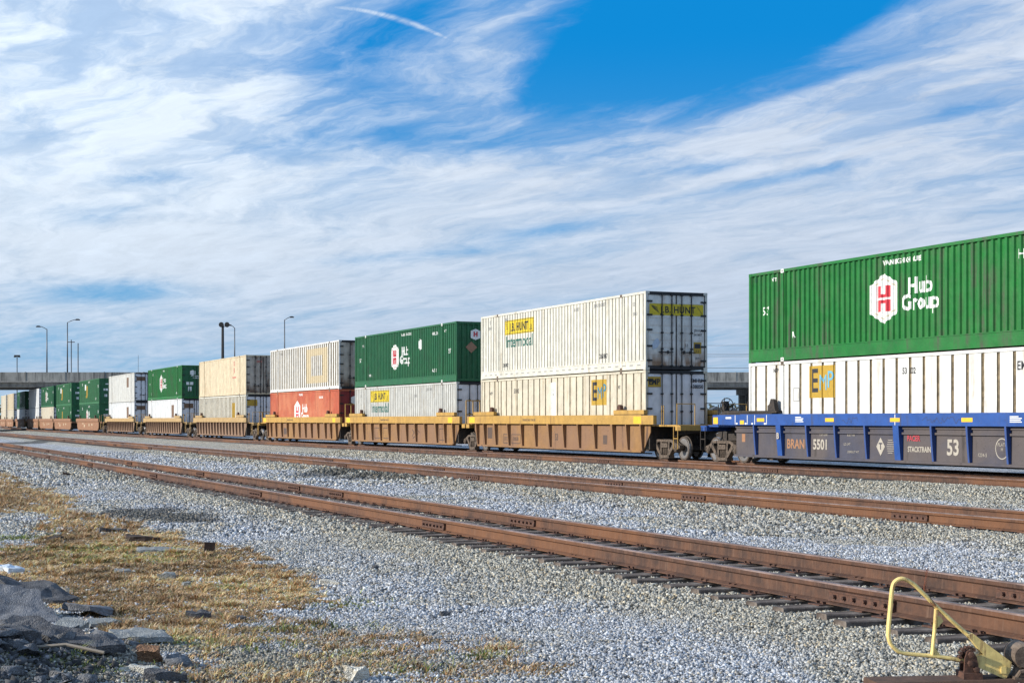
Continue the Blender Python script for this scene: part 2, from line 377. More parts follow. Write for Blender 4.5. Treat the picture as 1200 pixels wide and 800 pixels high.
def on_track_parts(D, s):
    k = np.zeros(D.shape, bool)
    for c in (D_C, D_B, D_T): k |= (np.abs(np.abs(D-c)-.7525) < .085)
    k |= np.abs(D-D_A) < .085
    for c in (D_C,): hsh = vnoise(np.floor(s/TIE)*1.0+.01, D*0+.5+(D > c)*3, 77); k |= (np.abs(D-c) < 1.29-.5*sstep(hsh, .55, .9)) & (np.abs((s/TIE) % 1-.5) < .17+.06*hsh) & (rng.random(D.shape) > .05+.12*hsh)
    return k
def build_gravel():
    octa = np.array([(1,0,0),(-1,0,0),(0,1,0),(0,-1,0),(0,0,1),(0,0,-1)], float)
    cf = np.array([(0,2,4),(2,1,4),(1,3,4),(3,0,4),(2,0,5),(1,2,5),(3,1,5),(0,3,5)])
    P = []; SZ = []
    for y0, y1, dens, s0, s1 in ((8.6, 14.5, 2800, .008, .0185), (14.5, 24, 1150, .012, .024), (24, 42, 330, .021, .038), (42, 85, 75, .034, .065)):
        n = int(dens*.86*(y1**2-y0**2)/2)
        Y = np.sqrt(rng.random(n)*(y1**2-y0**2)+y0**2); X = Y*(rng.random(n)*.86-.43)
        dry, mx, grn, st = covers(X, Y); D, s = DS(X, Y)
        keep = rng.random(n) > np.maximum(dry*.93, np.maximum(mx*.55, grn*.8))
        keep &= ~on_track_parts(D, s); keep &= D < (25.3 if y0 > 40 else 27.0)
        X, Y = X[keep], Y[keep]; P.append(np.stack([X, Y], 1)); SZ.append(s0+(s1-s0)*rng.random(len(X))**1.6)
    P = np.concatenate(P); sz = np.concatenate(SZ); n = len(P)
    Z = ground_z(P[:, 0], P[:, 1])+sz*.35
    V = (octa[None]+.30*rng.uniform(-1, 1, (n, 6, 3)))*(sz[:, None, None]*rng.uniform(.65, 1.35, (n, 1, 3)))
    V = np.einsum('nij,nkj->nki', rand_rot(n), V)+np.stack([P[:, 0], P[:, 1], Z], 1)[:, None, :]
    Fc = cf[None]+6*np.arange(n)[:, None, None]
    me = fast_mesh('gravel', V.reshape(-1, 3), Fc.reshape(-1, 3), 3)
    c = gravel_tint(P[:, 0], P[:, 1]); _, _, _, st = covers(P[:, 0], P[:, 1])
    lum = rng.choice([.28, .68, .98, 1.22, 1.55], n, p=[.15, .25, .31, .21, .08])*rng.uniform(.85, 1.15, n)
    c = c*lum[:, None]; warm = rng.random(n) < .12; c[warm] *= np.array([1.08, .95, .76])
    c *= (1-.68*st)[:, None]; c = np.clip(c*1.0, .02, .82)
    set_col(me, np.repeat(c, 6, 0)); me.materials.append(tinted('loose stones', .9))
    o = obj('gravel', me); tag(o, 'loose grey and tan crushed stone between the tracks', 'gravel', None, 'stuff')
build_gravel()

def build_grass():
    def blades(n, y0, y1, field, cols, h0, h1, name, label, cat):
        Y = np.sqrt(rng.random(n)*(y1**2-y0**2)+y0**2); X = Y*(rng.random(n)*.50-.43)
        f = field(X, Y); k = rng.random(n) < f; X, Y = X[k], Y[k]; n = len(X); Z = ground_z(X, Y)-.004
        a = rng.random(n)*2*math.pi; h = rng.uniform(h0, h1, n)*(.6+.8*fbm(X*3, Y*3, 51)); tuft = sstep(fbm(X*7, Y*5, 52), .55, .75); h = h*(.75+1.3*tuft); lean = rng.uniform(.5, 2.2, n)*h; wd = rng.uniform(.002, .005, n)*np.clip(Y/13, 1, 2)
        dx, dy = np.cos(a), np.sin(a); b = np.stack([X, Y, Z], 1)
        side = np.stack([-dy*wd, dx*wd, 0*wd], 1); mid = b+np.stack([dx*lean*.35, dy*lean*.35, h*.7], 1); tip = b+np.stack([dx*lean, dy*lean, h], 1)
        V = np.stack([b-side, b+side, mid+side*.8, mid-side*.8, tip+side*.15, tip-side*.15], 1)
        Fc = np.array([(0, 1, 2, 3), (3, 2, 4, 5)])[None]+6*np.arange(n)[:, None, None]
        me = fast_mesh(name, V.reshape(-1, 3), Fc.reshape(-1, 4), 4)
        cs = np.array(cols)[rng.integers(0, len(cols), n)]*rng.uniform(.7, 1.3, n)[:, None]; q_ = fbm(X*1.1, Y*.8, 55)[:, None]; cs = cs*(.72+.62*sstep(q_, .3, .7)); q2 = sstep(fbm(X*2.6, Y*1.7, 57), .5, .7)[:, None]; cs = cs*(1-q2)+q2*cs*np.array([1.10, 1.12, 1.18]); cs = np.clip(cs, 0, .8); set_col(me, np.repeat(cs, 6, 0))
        me.materials.append(tinted(name+' blades', .85)); o = obj(name, me); tag(o, label, cat, None, 'stuff')
    def fdry(X, Y): d, m, g, s = covers(X, Y); return np.clip(d+.6*m-.4*g, 0, 1)
    def fgrn(X, Y): d, m, g, s = covers(X, Y); return np.clip(g*.9+.02*d+.03*m, 0, 1)
    DC = [(.62, .37, .17), (.70, .47, .25), (.48, .27, .12), (.72, .54, .34), (.36, .20, .09), (.44, .36, .14)]
    GC = [(.20, .26, .05), (.28, .31, .07), (.36, .35, .09), (.14, .19, .04)]
    blades(800000, 9, 24, fdry, DC, .010, .042, 'dry_grass', 'short dry orange brown grass on the left', 'grass')
    blades(900000, 24, 52, fdry, DC, .02, .06, 'dry_grass', 'farther mat of dry orange brown grass at the left edge', 'grass')
    blades(450000, 9, 30, fgrn, GC, .012, .05, 'green_grass', 'patches of short green grass among the dry grass', 'grass')
build_grass()

# ------------------------------------------------------------------ tracks
def rail_steel():
    m, t, b = mat_base('rusty rail steel'); tc = t.node('ShaderNodeTexCoord').outputs['Object']
    c = t.mix(t.smooth(t.noise(tc, 4, 7, .7), .32, .68), (.048, .025, .018), (.118, .054, .030))
    c = t.mix(t.m('MULTIPLY', t.smooth(t.noise(tc, .14, 3), .50, .60), .6), c, (.185, .076, .028))
    c = t.mix(t.m('MULTIPLY', t.smooth(t.noise(tc, 1.3, 6, .7), .52, .72), .7), c, (.045, .024, .018))
    c = t.mix(t.m('MULTIPLY', t.smooth(t.noise(t.scale(tc, (9, 9, .6)), 3, 5, .7), .5, .75), .5), c, (.20, .12, .08))
    t.put(b.inputs['Base Color'], c); b.inputs['Roughness'].default_value = .8
    bp = t.node('ShaderNodeBump'); bp.inputs['Strength'].default_value = .6; bp.inputs['Distance'].default_value = .006; t.put(bp.inputs['Height'], t.noise(tc, 30, 5)); t.l.new(bp.outputs[0], b.inputs['Normal'])
    return m
M_rail = rail_steel()
M_rail_plain = rusty('plain rusty rail steel', (.070, .034, .021), (.165, .074, .038), .8, 3)
M_railtop = rusty('worn rail head', (.12, .072, .055), (.27, .19, .16), .45, 3)
M_bar = rusty('dark joint steel', (.05, .026, .019), (.13, .058, .035), .8, 20)
M_tie = rusty('weathered tie wood', (.075, .055, .045), (.20, .17, .145), .95, 9)
M_tierail = rusty('rust stained tie wood', (.06, .035, .025), (.13, .07, .045), .95, 9)
RP = [(-.075, -.18), (.075, -.18), (.075, -.168), (.014, -.15), (.010, -.062), (.034, -.046), (.036, -.012), (.028, 0), (-.028, 0), (-.036, -.012), (-.034, -.046), (-.010, -.062), (-.014, -.15), (-.075, -.168)]
def stations(s0, s1):
    a = [s0]; x = S0
    if s1 > S0:
        while x < s1: a.append(x); x += 12
    a.append(s1); return sorted(set(a))
def rail_part(parent, D, s0, s1, org):
    mb = MB(); st = stations(s0, s1); n = len(RP); v = []; mi = []; f = []
    for s in st:
        for (d, z) in RP: x, y, _ = track_pt(s, D+d); v.append((x-org[0], y-org[1], z))
    for i in range(len(st)-1):
        for k in range(n): f.append((i*n+k, i*n+(k+1) % n, (i+1)*n+(k+1) % n, (i+1)*n+k)); mi.append(1 if k in (6, 7, 8) else 0)
    f += [tuple(range(n)), tuple(range(len(st)*n-1, (len(st)-1)*n-1, -1))]; mi += [0, 0]
    mb.v = v; mb.f = f; mb.mi = mi
    return mb.build('rail', [M_rail, M_railtop], parent)
def joint_mesh():
    mb = MB()
    for sgn in (-1, 1):
        y0, y1 = (.012, .040) if sgn > 0 else (-.040, -.012)
        mb.prism_x([(y0, -.152), (y1+.012*(sgn > 0), -.152), (y1, -.10), (y1, -.066), (y0, -.058)] if sgn > 0 else [(y0-.012, -.152), (y1, -.152), (y1, -.058), (y0, -.066), (y0, -.10)], -.46, .46)
        mb.box(-.46, .46, min(y0, y1)-.008*(sgn < 0), max(y0, y1)+.008*(sgn > 0), -.075, -.060)
        for x in (-.36, -.22, -.08, .08, .22, .36):
            yy = .045*sgn; mb.tube([(x, .038*sgn, -.108), (x, .075*sgn, -.108)], .018, 6)
    return mb.mesh('joint_bar', M_bar)
J_ME = joint_mesh()
def tie_meshes():
    out_ = []
    for i in range(6):
        r = random.Random(i); mb = MB(); L = 1.28; n = 9
        for k in range(n):
            x0, x1 = -L+2*L*k/n, -L+2*L*(k+1)/n
        w0 = .108
        top = []; v = []
        for k in range(n+1):
            x = -L+2*L*k/n+r.uniform(-.01, .01); e = w0*(1-(.35 if k in (0, n) else 0)*r.uniform(.3, 1))
            z = -.183+(-.014*r.random() if abs(abs(x)-.75) > .2 else 0)
            v += [(x, -e+r.uniform(-.012, .012), -.34), (x, e+r.uniform(-.012, .012), -.34), (x, e+r.uniform(-.008, .008), z-.012), (x, e*.85, z), (x, -e*.85, z), (x, -e+r.uniform(-.008, .008), z-.012)]
        f = []
        for k in range(n):
            for j in range(6): f.append((k*6+j, k*6+(j+1) % 6, (k+1)*6+(j+1) % 6, (k+1)*6+j))
        f += [(0, 1, 2, 3, 4, 5), tuple(n*6+j for j in (5, 4, 3, 2, 1, 0))]
        mb.add(v, f); out_.append(mb.mesh('tie', M_tie))
    return out_
T_ME = tie_meshes()
def plate_mesh():
    mb = MB()
    for c in (0.0,):
        mb.box(c-.17, c+.17, -.085, .085, -.186, -.176)
        for x in (c-.10, c+.10):
            for y in (-.05, .045): mb.box(x-.010, x+.010, y-.010, y+.010, -.178, -.160); mb.box(x-.016, x+.016, y-.012, y+.012, -.162, -.153)
    return mb.mesh('tie_plate', M_bar)
P_ME = plate_mesh()
def railway(D, s0, s1, label, joints_n, joints_f, jstep, tie_s0, sunk=0.0, dx=0.0):
    x, y, th = track_pt(0, D); org = (x, y); t = empty('railway_track', (x, y, 0))
    tag(t, label, 'railway track', 'railway tracks across the yard')
    for dd, js in ((-.7525, joints_n), (.7525, joints_f)):
        r = rail_part(t, D+dd, s0, s1, org)
        js = list(js); 
        while js[-1] < 120: js.append(js[-1]+jstep)
        for s in js:
            X, Y, a = track_pt(s, D+dd); o = obj('joint_bar', J_ME, r); o.location = (X-org[0], Y-org[1], 0); o.rotation_euler = (0, 0, rotz(a))
    k0 = math.floor(tie_s0/TIE); rr = random.Random(int(D*10))
    for k in range(k0, k0+100):
        s = (k+.5)*TIE+rr.uniform(-.04, .04); X, Y, a = track_pt(s, D+rr.uniform(-.07, .07))
        o = obj('tie', T_ME[rr.randrange(6)], t); o.location = (X-org[0], Y-org[1], -sunk-rr.random()*.012); o.rotation_euler = (0, 0, rotz(a)+math.pi/2+rr.uniform(-.03, .03))
        for c_ in (-.7525, .7525): p = obj('tie_plate', P_ME, o); p.location = (c_, 0, sunk)
    mb = MB()
    for k in range(k0+100, k0+100+500):
        s = (k+.5)*TIE; X, Y, a = track_pt(s, D); c, sn = math.cos(a), math.sin(a)
        def q(u, v, z): return (X-org[0]+u*c-v*sn, Y-org[1]+u*sn+v*c, z)
        vs = [q(u, v, z) for z in (-.34, -.186-sunk) for u, v in ((-1.28, -.1), (1.28, -.1), (1.28, .1), (-1.28, .1))]
        mb.add(vs, [(0,3,2,1),(4,5,6,7),(0,1,5,4),(1,2,6,5),(2,3,7,6),(3,0,4,7)])
    o = mb.build('distant_ties', M_tie, t); o['kind'] = 'stuff'; o['label'] = 'far ties of the track merging into the distance'
    return t
railway(D_C, -4, 420, 'rusty railway track nearest the camera with wooden ties exposed', [11.2, 21.7, 32.4, 44], [10.8, 21.9, 31.6, 34.9, 45], 11.9, 6)
railway(D_B, -4, 420, 'rusty railway track running between the near track and the train', [20.6, 27.5, 39.4], [15, 34, 46], 11.9, 12, .012)
railway(D_T, 0, 460, 'railway track carrying the long container train', [30, 42, 54], [36, 48, 60], 11.9, 22, .012)
# the extra lead rail in front of the train
x_, y_, _ = track_pt(0, D_A)
t_ = empty('lead_rail', (x_, y_, 0)); tag(t_, 'single rusty rail laid along the front of the train track', 'rail')
rail_part(t_, D_A, 0, 300, (x_, y_))
for s in (41.2, 52.6, 64.5, 76.4, 88):
    X, Y, a = track_pt(s, D_A); o = obj('joint_bar', J_ME, t_); o.location = (X-x_, Y-y_, 0); o.rotation_euler = (0, 0, rotz(a))

# ------------------------------------------------------------------ text and decals
_tc = {}
def text_mesh(txt, size, bold=0.0, align='CENTER', sx=1.0, spacing=1.0):
    k = (txt, size, bold, align, sx, spacing)
    if k not in _tc:
        cu = bpy.data.curves.new('lettering', 'FONT'); cu.body = txt; cu.size = size; cu.align_x = align; cu.align_y = 'CENTER'
        cu.offset = bold; cu.resolution_u = 3; cu.space_character = spacing
        o = bpy.data.objects.new('lettering', cu); COL.objects.link(o); dg = bpy.context.evaluated_depsgraph_get(); dg.update()
        me = bpy.data.meshes.new_from_object(o.evaluated_get(dg)); bpy.data.objects.remove(o); bpy.data.curves.remove(cu)
        _tc[k] = ([(v.co.x*sx, v.co.y) for v in me.vertices], [tuple(p.vertices) for p in me.polygons]); bpy.data.meshes.remove(me)
    return _tc[k]
class Decal:
    """flat painted marking: polygons in a 2D plane, wrapped on a wall's corrugation when prof is given"""
    def __init__(s): s.v = []; s.f = []; s.mi = []
    def poly(s, pts, mi=0): n = len(s.v); s.v += list(pts); s.f.append(tuple(range(n, n+len(pts)))); s.mi.append(mi); return s
    def rect(s, x0, x1, z0, z1, mi=0): return s.poly([(x0, z0), (x1, z0), (x1, z1), (x0, z1)], mi)
    def text(s, txt, size, x, z, mi=0, bold=0.0, sx=1.0, align='CENTER', spacing=1.0):
        v, f = text_mesh(txt, size, bold, align, sx, spacing); n = len(s.v)
        s.v += [(a+x, b+z) for a, b in v]; s.f += [tuple(i+n for i in q) for q in f]; s.mi += [mi]*len(f); return s
    def line(s, x0, z0, x1, z1, w_, mi=0):
        dx_, dz_ = x1-x0, z1-z0; l = math.hypot(dx_, dz_); nx, nz = -dz_/l*w_/2, dx_/l*w_/2
        return s.poly([(x0-nx, z0-nz), (x1-nx, z1-nz), (x1+nx, z1+nz), (x0+nx, z0+nz)], mi)
    def build(s, name, mats, parent, plane='side', off=-1.3, prof=None, eps=.003):
        me = bpy.data.meshes.new(name); me.from_pydata([(a, 0, b) for a, b in s.v], [], s.f)
        mats = mats if isinstance(mats, (list, tuple)) else [mats]
        for m in mats: me.materials.append(m)
        me.polygons.foreach_set('material_index', s.mi)
        bm = bmesh.new(); bm.from_mesh(me)
        if prof:
            xs = [a for a, b in s.v]; lo, hi = min(xs), max(xs)
            for bx in prof[1]:
                if lo < bx < hi:
                    g = bm.verts[:]+bm.edges[:]+bm.faces[:]
                    bmesh.ops.bisect_plane(bm, geom=g, plane_co=(bx, 0, 0), plane_no=(1, 0, 0), dist=1e-6)
        for v in bm.verts:
            layer = 0
            d = prof[0](v.co.x) if prof else 0.0
            v.co.y = d
        if plane == 'end':
            for v in bm.verts: v.co = Vector((off, v.co.x, v.co.z))
        else:
            for v in bm.verts: v.co.y += off
        # each colour sits a hair in front of the one below it
        bmesh.ops.recalc_face_normals(bm, faces=bm.faces)
        sg = 1 if plane == 'end' else -1
        isl = {}
        for f_ in bm.faces:
            for v in f_.verts: isl[v] = f_.material_index
            n_ = f_.normal.x if plane == 'end' else f_.normal.y
            if n_*sg < 0: f_.normal_flip()
        for v, k in isl.items():
            e = eps*(1+k)
            if plane == 'end': v.co.x += e
            else: v.co.y -= e
        bm.to_mesh(me); bm.free(); return obj(name, me, parent)

# ------------------------------------------------------------------ containers
CL, CW, CH = 16.15, 2.6, 2.895
KIND = {  # pitch, land, slope, groove, depth
    'hub': (.260, .085, .030, .115, .052), 'emp': (.61, .49, .012, .096, .032), 'jb': (.285, .215, .008, .054, .028),
    'rib': (.44, .20, .035, .17, .065), 'fine': (.20, .13, .012, .046, .012), 'smooth': (1.22, 1.19, .006, .018, .010)}
def profile(kind, x0, x1):
    p, land, sl, gr, dep = KIND[kind]; n = max(1, round((x1-x0)/p)); q = (x1-x0)/n; k = q/p
    pts = []
    for i in range(n):
        a = x0+i*q+(q-(gr+2*sl)*k)/2
        pts += [(a, 0), (a+sl*k, dep), (a+(sl+gr)*k, dep), (a+(2*sl+gr)*k, 0)]
    return [(x0, 0)]+pts+[(x1, 0)]
def prof_fn(pts):
    xs = [a for a, b in pts]; ys = [b for a, b in pts]
    return (lambda x: float(np.interp(x, xs, ys))), sorted(set(xs))
POST = 6.096
_cache = {}
def cached(key, fn):
    if key not in _cache: _cache[key] = fn()
    return _cache[key]
def wall_mesh(kind, zb, side):
    def mk():
        mb = MB(); pts = []
        for a, b in ((-CL/2+.09, -POST-.07), (-POST+.07, POST-.07), (POST+.07, CL/2-.09)): pts.append(profile(kind, a, b))
        z0, z1 = zb, CH-.085
        for pp in pts:
            n = len(pp); v = [(x, side*(CW/2-.028-d), z0) for x, d in pp]+[(x, side*(CW/2-.028-d), z1) for x, d in pp]
            fs = [(i, i+1, i+1+n, i+n) for i in range(n-1)]; mb.add(v, fs)
            for j, fi in enumerate(range(len(mb.f)-(n-1), len(mb.f))):
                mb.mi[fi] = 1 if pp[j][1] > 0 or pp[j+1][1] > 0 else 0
        return mb
    return mk
def make_container(name, s, low, label, kind, M, group, right='doors', zb=.17, Mg=None, Mend=None, Mframe=None, Mrod=None, detail=True, left='front', hinge=True, endgroove=False):
    X, Y, th = track_pt(s, D_T); z = .37 if low else .37+CH+.012
    t = empty('shipping_container', (X, Y, z), rotz(th)); tag(t, label, 'container', group)
    Mf = Mframe or M; Me = Mend or M; Mg = Mg or M; Mrod = Mrod or M_blk
    for sd in (-1, 1):
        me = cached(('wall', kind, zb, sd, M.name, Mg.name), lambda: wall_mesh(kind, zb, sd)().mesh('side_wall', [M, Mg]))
        obj('side_wall', me, t)
        me = cached(('tr', sd, Mf.name), lambda: MB().box(-CL/2+.1, CL/2-.1, min(sd*CW/2, sd*(CW/2-.08)), max(sd*CW/2, sd*(CW/2-.08)), CH-.09, CH-.004).mesh('top_rail', Mf)); obj('top_rail', me, t)
        def br():
            mb = MB(); mb.box(-CL/2+.1, CL/2-.1, min(sd*(CW/2-.002), sd*(CW/2-.09)), max(sd*(CW/2-.002), sd*(CW/2-.09)), .03, zb if zb < .3 else zb-.02)
            if zb > .3: mb.box(-CL/2+.1, CL/2-.1, min(sd*(CW/2+.012), sd*(CW/2-.05)), max(sd*(CW/2+.012), sd*(CW/2-.05)), zb-.03, zb)
            return mb.mesh('bottom_rail', Mf)
        obj('bottom_rail', cached(('br', sd, zb, Mf.name), br), t)
        for xx in (-POST, POST):
            def sp_():
                mb = MB(); mb.box(-.065, .065, min(sd*(CW/2+.004), sd*(CW/2-.07)), max(sd*(CW/2+.004), sd*(CW/2-.07)), .13, CH-.12)
                return mb.mesh('side_post', Mf)
            o = obj('side_post', cached(('sp', sd, Mf.name), sp_), t); o.location.x = xx
            if detail:
                def ct():
                    mb = MB()
                    for zz_ in (0, CH-.118): mb.box(-.082, .082, min(sd*(CW/2+.008), sd*(CW/2-.15)), max(sd*(CW/2+.008), sd*(CW/2-.15)), zz_, zz_+.118); mb.box(-.03, .03, min(sd*(CW/2+.010), sd*(CW/2-.02)), max(sd*(CW/2+.010), sd*(CW/2-.02)), zz_+.035, zz_+.085, 1)
                    return mb.mesh('corner_casting', [M_cast if 'green' not in M.name else M_wht, M_blk])
                o = obj('corner_casting', cached(('ct', sd, 'green' in M.name), ct), t); o.location.x = xx
        for ex in (-1, 1):
            def cp():
                mb = MB(); x0, x1 = sorted((ex*CL/2, ex*(CL/2-.10))); y0, y1 = sorted((sd*CW/2, sd*(CW/2-.09))); mb.box(x0, x1, y0, y1, .1, CH-.1)
                for zz_ in (0, CH-.1): mb.box(*sorted((ex*(CL/2+.004), ex*(CL/2-.17))), *sorted((sd*(CW/2+.004), sd*(CW/2-.16))), zz_, zz_+.1)
                return mb.mesh('corner_post', Mf)
            obj('corner_post', cached(('cp', sd, ex, Mf.name), cp), t)
    def roof():
        mb = MB(); pp = profile('rib', -CL/2+.1, CL/2-.1); n = len(pp)
        mb.add([(x, -CW/2+.08, CH-.02-d*.5) for x, d in pp]+[(x, CW/2-.08, CH-.02-d*.5) for x, d in pp], [(i, i+1, i+1+n, i+n) for i in range(n-1)]); return mb.mesh('roof', Mf)
    obj('roof', cached(('roof', Mf.name), roof), t)
    obj('floor', cached(('floor',), lambda: MB().box(-CL/2+.1, CL/2-.1, -CW/2+.1, CW/2-.1, .06, .12).mesh('floor', M_blk)), t)
    for ex, typ in ((1, right), (-1, left)):
        xo = CL/2
        def hd():
            mb = MB(); x0, x1 = sorted((ex*xo, ex*(xo-.08)))
            mb.box(x0, x1, -CW/2+.09, CW/2-.09, CH-.12, CH-.005); mb.box(x0, x1, -CW/2+.09, CW/2-.09, .03, .15); return mb.mesh('end_header', M_blk if typ == 'doors' and 'white' in M.name else Mf)
        obj('end_header', cached(('hd', ex, typ, Mf.name, M.name), hd), t)
        if typ == 'doors':
            for sd in (-1, 1):
                def dr():
                    mb = MB(); y0, y1 = sorted((sd*.012, sd*1.20)); x0, x1 = sorted((ex*(xo-.07), ex*(xo-.03)))
                    mb.box(x0, x1, y0, y1, .16, CH-.13)
                    if endgroove:
                        for k in range(9): zz_ = .30+k*.27; mb.box(*sorted((ex*(xo-.03), ex*(xo-.012))), y0+.10, y1-.08, zz_, zz_+.17)
                    mb.box(*sorted((ex*(xo-.03), ex*(xo-.022))), y0, y0+.018, .16, CH-.13, 1); mb.box(*sorted((ex*(xo-.03), ex*(xo-.022))), y1-.018, y1, .16, CH-.13, 1)
                    return mb.mesh('door', [Me, M_blk])
                d = obj('door', cached(('dr', ex, sd, Me.name, endgroove), dr), t)
                for yy in (sd*.21, sd*.62):
                    def rd():
                        mb = MB(); mb.tube([(0, 0, .10), (0, 0, CH-.06)], .022, 6)
                        for zz_ in (.13, .75, 1.35, 2.0, CH-.15): mb.box(-.035, .03, -.045, .045, zz_, zz_+.06)
                        return mb.mesh('lock_rod', Mrod)
                    o = obj('lock_rod', cached(('rd', Mrod.name), rd), d); o.location = (ex*(xo+.018), yy, 0)
                def hn():
                    mb = MB(); mb.box(-.012, .012, -.30, .30, -.018, .018)
                    for yy in (-.18, .08): mb.box(-.02, .03, yy-.03, yy+.03, -.06, .06)
                    return mb.mesh('door_handle', Mrod)
                o = obj('door_handle', cached(('hn', Mrod.name), hn), d); o.location = (ex*(xo+.045), sd*.47, .66)
                if hinge:
                    def hg():
                        mb = MB()
                        for zz_ in (.32, .85, 1.45, 2.0, 2.5): mb.box(*sorted((ex*(xo-.03), ex*(xo+.012))), *sorted((sd*1.02, sd*1.25)), zz_, zz_+.065)
                        return mb.mesh('hinge', M_blk)
                    obj('hinge', cached(('hg', ex, sd), hg), d)
        else:
            def fw():
                mb = MB(); pp = profile('hub' if kind == 'hub' else 'fine', -CW/2+.09, CW/2-.09); n = len(pp)
                mb.add([(ex*(xo-.03-d), y, .15) for y, d in pp]+[(ex*(xo-.03-d), y, CH-.12) for y, d in pp], [(i, i+1, i+1+n, i+n) for i in range(n-1)]); return mb.mesh('front_wall', Me)
            obj('front_wall', cached(('fw', ex, kind, Me.name), fw), t)
    return t
M_blk = flat('black steel', (.018, .018, .020), .6)
M_cast = rusty('casting steel', (.10, .075, .06), (.25, .19, .14), .8, 12)
M_wht = flat('white marking', (.82, .83, .80)); M_hubred = flat('red marking', (.55, .03, .05)); M_blkp = flat('black lettering', (.02, .022, .03))
M_yel = flat('yellow marking', (.66, .50, .02)); M_gold = flat('gold marking', (.46, .29, .03)); M_dgr = flat('dark green lettering', (.01, .13, .10)); M_ltb = flat('light blue lettering', (.14, .42, .60)); M_blu2 = flat('teal blue lettering', (.02, .20, .33))
M_greenA = paint('bright green paint', (.006, .145, .020), (.045, .075, .035), .8, .45, 1.0, .46, .70)
M_greenB = paint('dark green paint', (.008, .105, .036), (.02, .05, .03), .65, .5)
M_greenC = paint('mid green paint', (.016, .125, .040), (.05, .09, .05), .6, .55)
M_white = paint('clean white paint', (.66, .66, .635), (.36, .26, .15), .55, .5)
M_cream = paint('cream white paint', (.57, .52, .41), (.32, .24, .13), .7, .55)
M_white2 = paint('cool white paint', (.56, .58, .59), (.30, .24, .18), .6, .55)
M_gwhite = paint('grey white paint', (.48, .485, .46), (.25, .20, .14), .75, .55)
M_beige = paint('stained beige paint', (.55, .465, .32), (.28, .18, .09), .95, .6)
M_jbw = paint('warm white paint', (.62, .605, .53), (.32, .26, .16), .65, .5)
M_red = paint('faded orange red paint', (.42, .085, .035), (.22, .05, .03), .65, .6, fade=(.50, .17, .08))
M_dgroove = rusty('brown groove colour', (.10, .08, .05), (.26, .20, .12), .9, 5)  # tan rust lines; whole groove faces coloured browner than the panels
M_lgroove = rusty('light groove colour', (.20, .17, .12), (.40, .34, .24), .9, 5)  # groove faces in a deeper tan than the panels
M_ggroove = rusty('grey groove colour', (.26, .25, .21), (.45, .43, .36), .9, 5)  # groove faces in a greyer, deeper tone than the panels
M_rdgr = paint('dark red paint', (.22, .02, .02), (.05, .02, .02), .3)
M_dirtydoor = paint('dirty white door', (.74, .72, .67), (.26, .15, .08), .5, .6, 1.0, .50, .72, low=1.0)
M_door = paint('white door', (.72, .72, .74), (.30, .22, .15), .3, .55)
M_rustdoor = paint('rust streaked door', (.48, .42, .34), (.13, .075, .045), .8, .7, 1.0, .42, .68, low=1.0)
M_brown = flat('brown marking', (.16, .09, .05)); M_brn2 = flat('faded brown placard', (.30, .17, .10)); M_fade = flat('faded tan marking', (.62, .52, .34)); M_gry = flat('grey stencil', (.30, .30, .29)); M_palered = flat('faded red marking', (.50, .20, .15))

def wp(kind): 
    pts = profile(kind, -CL/2+.09, -POST-.07)+profile(kind, -POST+.07, POST-.07)+profile(kind, POST+.07, CL/2-.09); return prof_fn(pts)
PR = {k: wp(k) for k in KIND}
WO = -(CW/2-.028)
def on_side(d, name, mats, t, kind): return d.build(name, mats, t, 'side', WO, PR[kind])
def on_end(d, name, mats, t, off=CL/2-.010): return d.build(name, mats, t, 'end', off)
def hexagon(d, x, z, w_, h_, mi, cut=.62):
    return d.poly([(x, z-h_/2), (x+w_/2, z-h_/2*cut), (x+w_/2, z+h_/2*cut), (x, z+h_/2), (x-w_/2, z+h_/2*cut), (x-w_/2, z-h_/2*cut)], mi)
def hub_logo(t, x, z, sc=1.0, kind='hub', name='group_logo', text=True, wide=1.0, tx='Hub\nGroup'):
    d = Decal(); hexagon(d, x, z, 1.28*sc*wide, 1.42*sc, 0, .58)
    a, b = .30*sc*wide, .37*sc
    hexagon(d, x, z, 1.06*sc*wide, 1.2*sc, 1, .58); hexagon(d, x, z, 1.0*sc*wide, 1.14*sc, 2, .58)
    for sx_ in (-1, 1):
        for z0, z1 in ((z+.03*sc, z+b), (z-b, z-.03*sc)): d.rect(min(x+sx_*a*.35, x+sx_*a), max(x+sx_*a*.35, x+sx_*a), z0, z1, 3)
    d.rect(x-a*.35, x+a*.35, z+.035*sc, z+.13*sc, 3); d.rect(x-a*.35, x+a*.35, z-.13*sc, z-.035*sc, 3)
    on_side(d, name, [M_wht, M_fade, M_wht, M_hubred], t, kind)
    if text:
        e = Decal(); e.text('Hub', .62*sc, x+1.62*sc*wide, z+.25*sc, 0, .016*sc, .95); e.text('Group', .62*sc, x+1.62*sc*wide, z-.20*sc, 0, .018*sc, .95)
        on_side(e, 'lettering', M_wht, t, kind)
def emp_logo(t, x, z, sc, kind, bright=1):
    d = Decal(); d.rect(x-.78*sc, x+.78*sc, z-.58*sc, z+.58*sc, 0)
    d.text('E', 1.18*sc, x-.46*sc, z, 1, .02, .85); d.text('M', .80*sc, x+.10*sc, z-.06*sc, 2, .0, .85); d.text('P', .86*sc, x+.55*sc, z+.04*sc, 3, .004, .9)
    on_side(d, 'company_logo', [M_gold, M_blkp, M_ltb if bright else M_blu2, M_ltb if bright else M_blu2], t, kind)
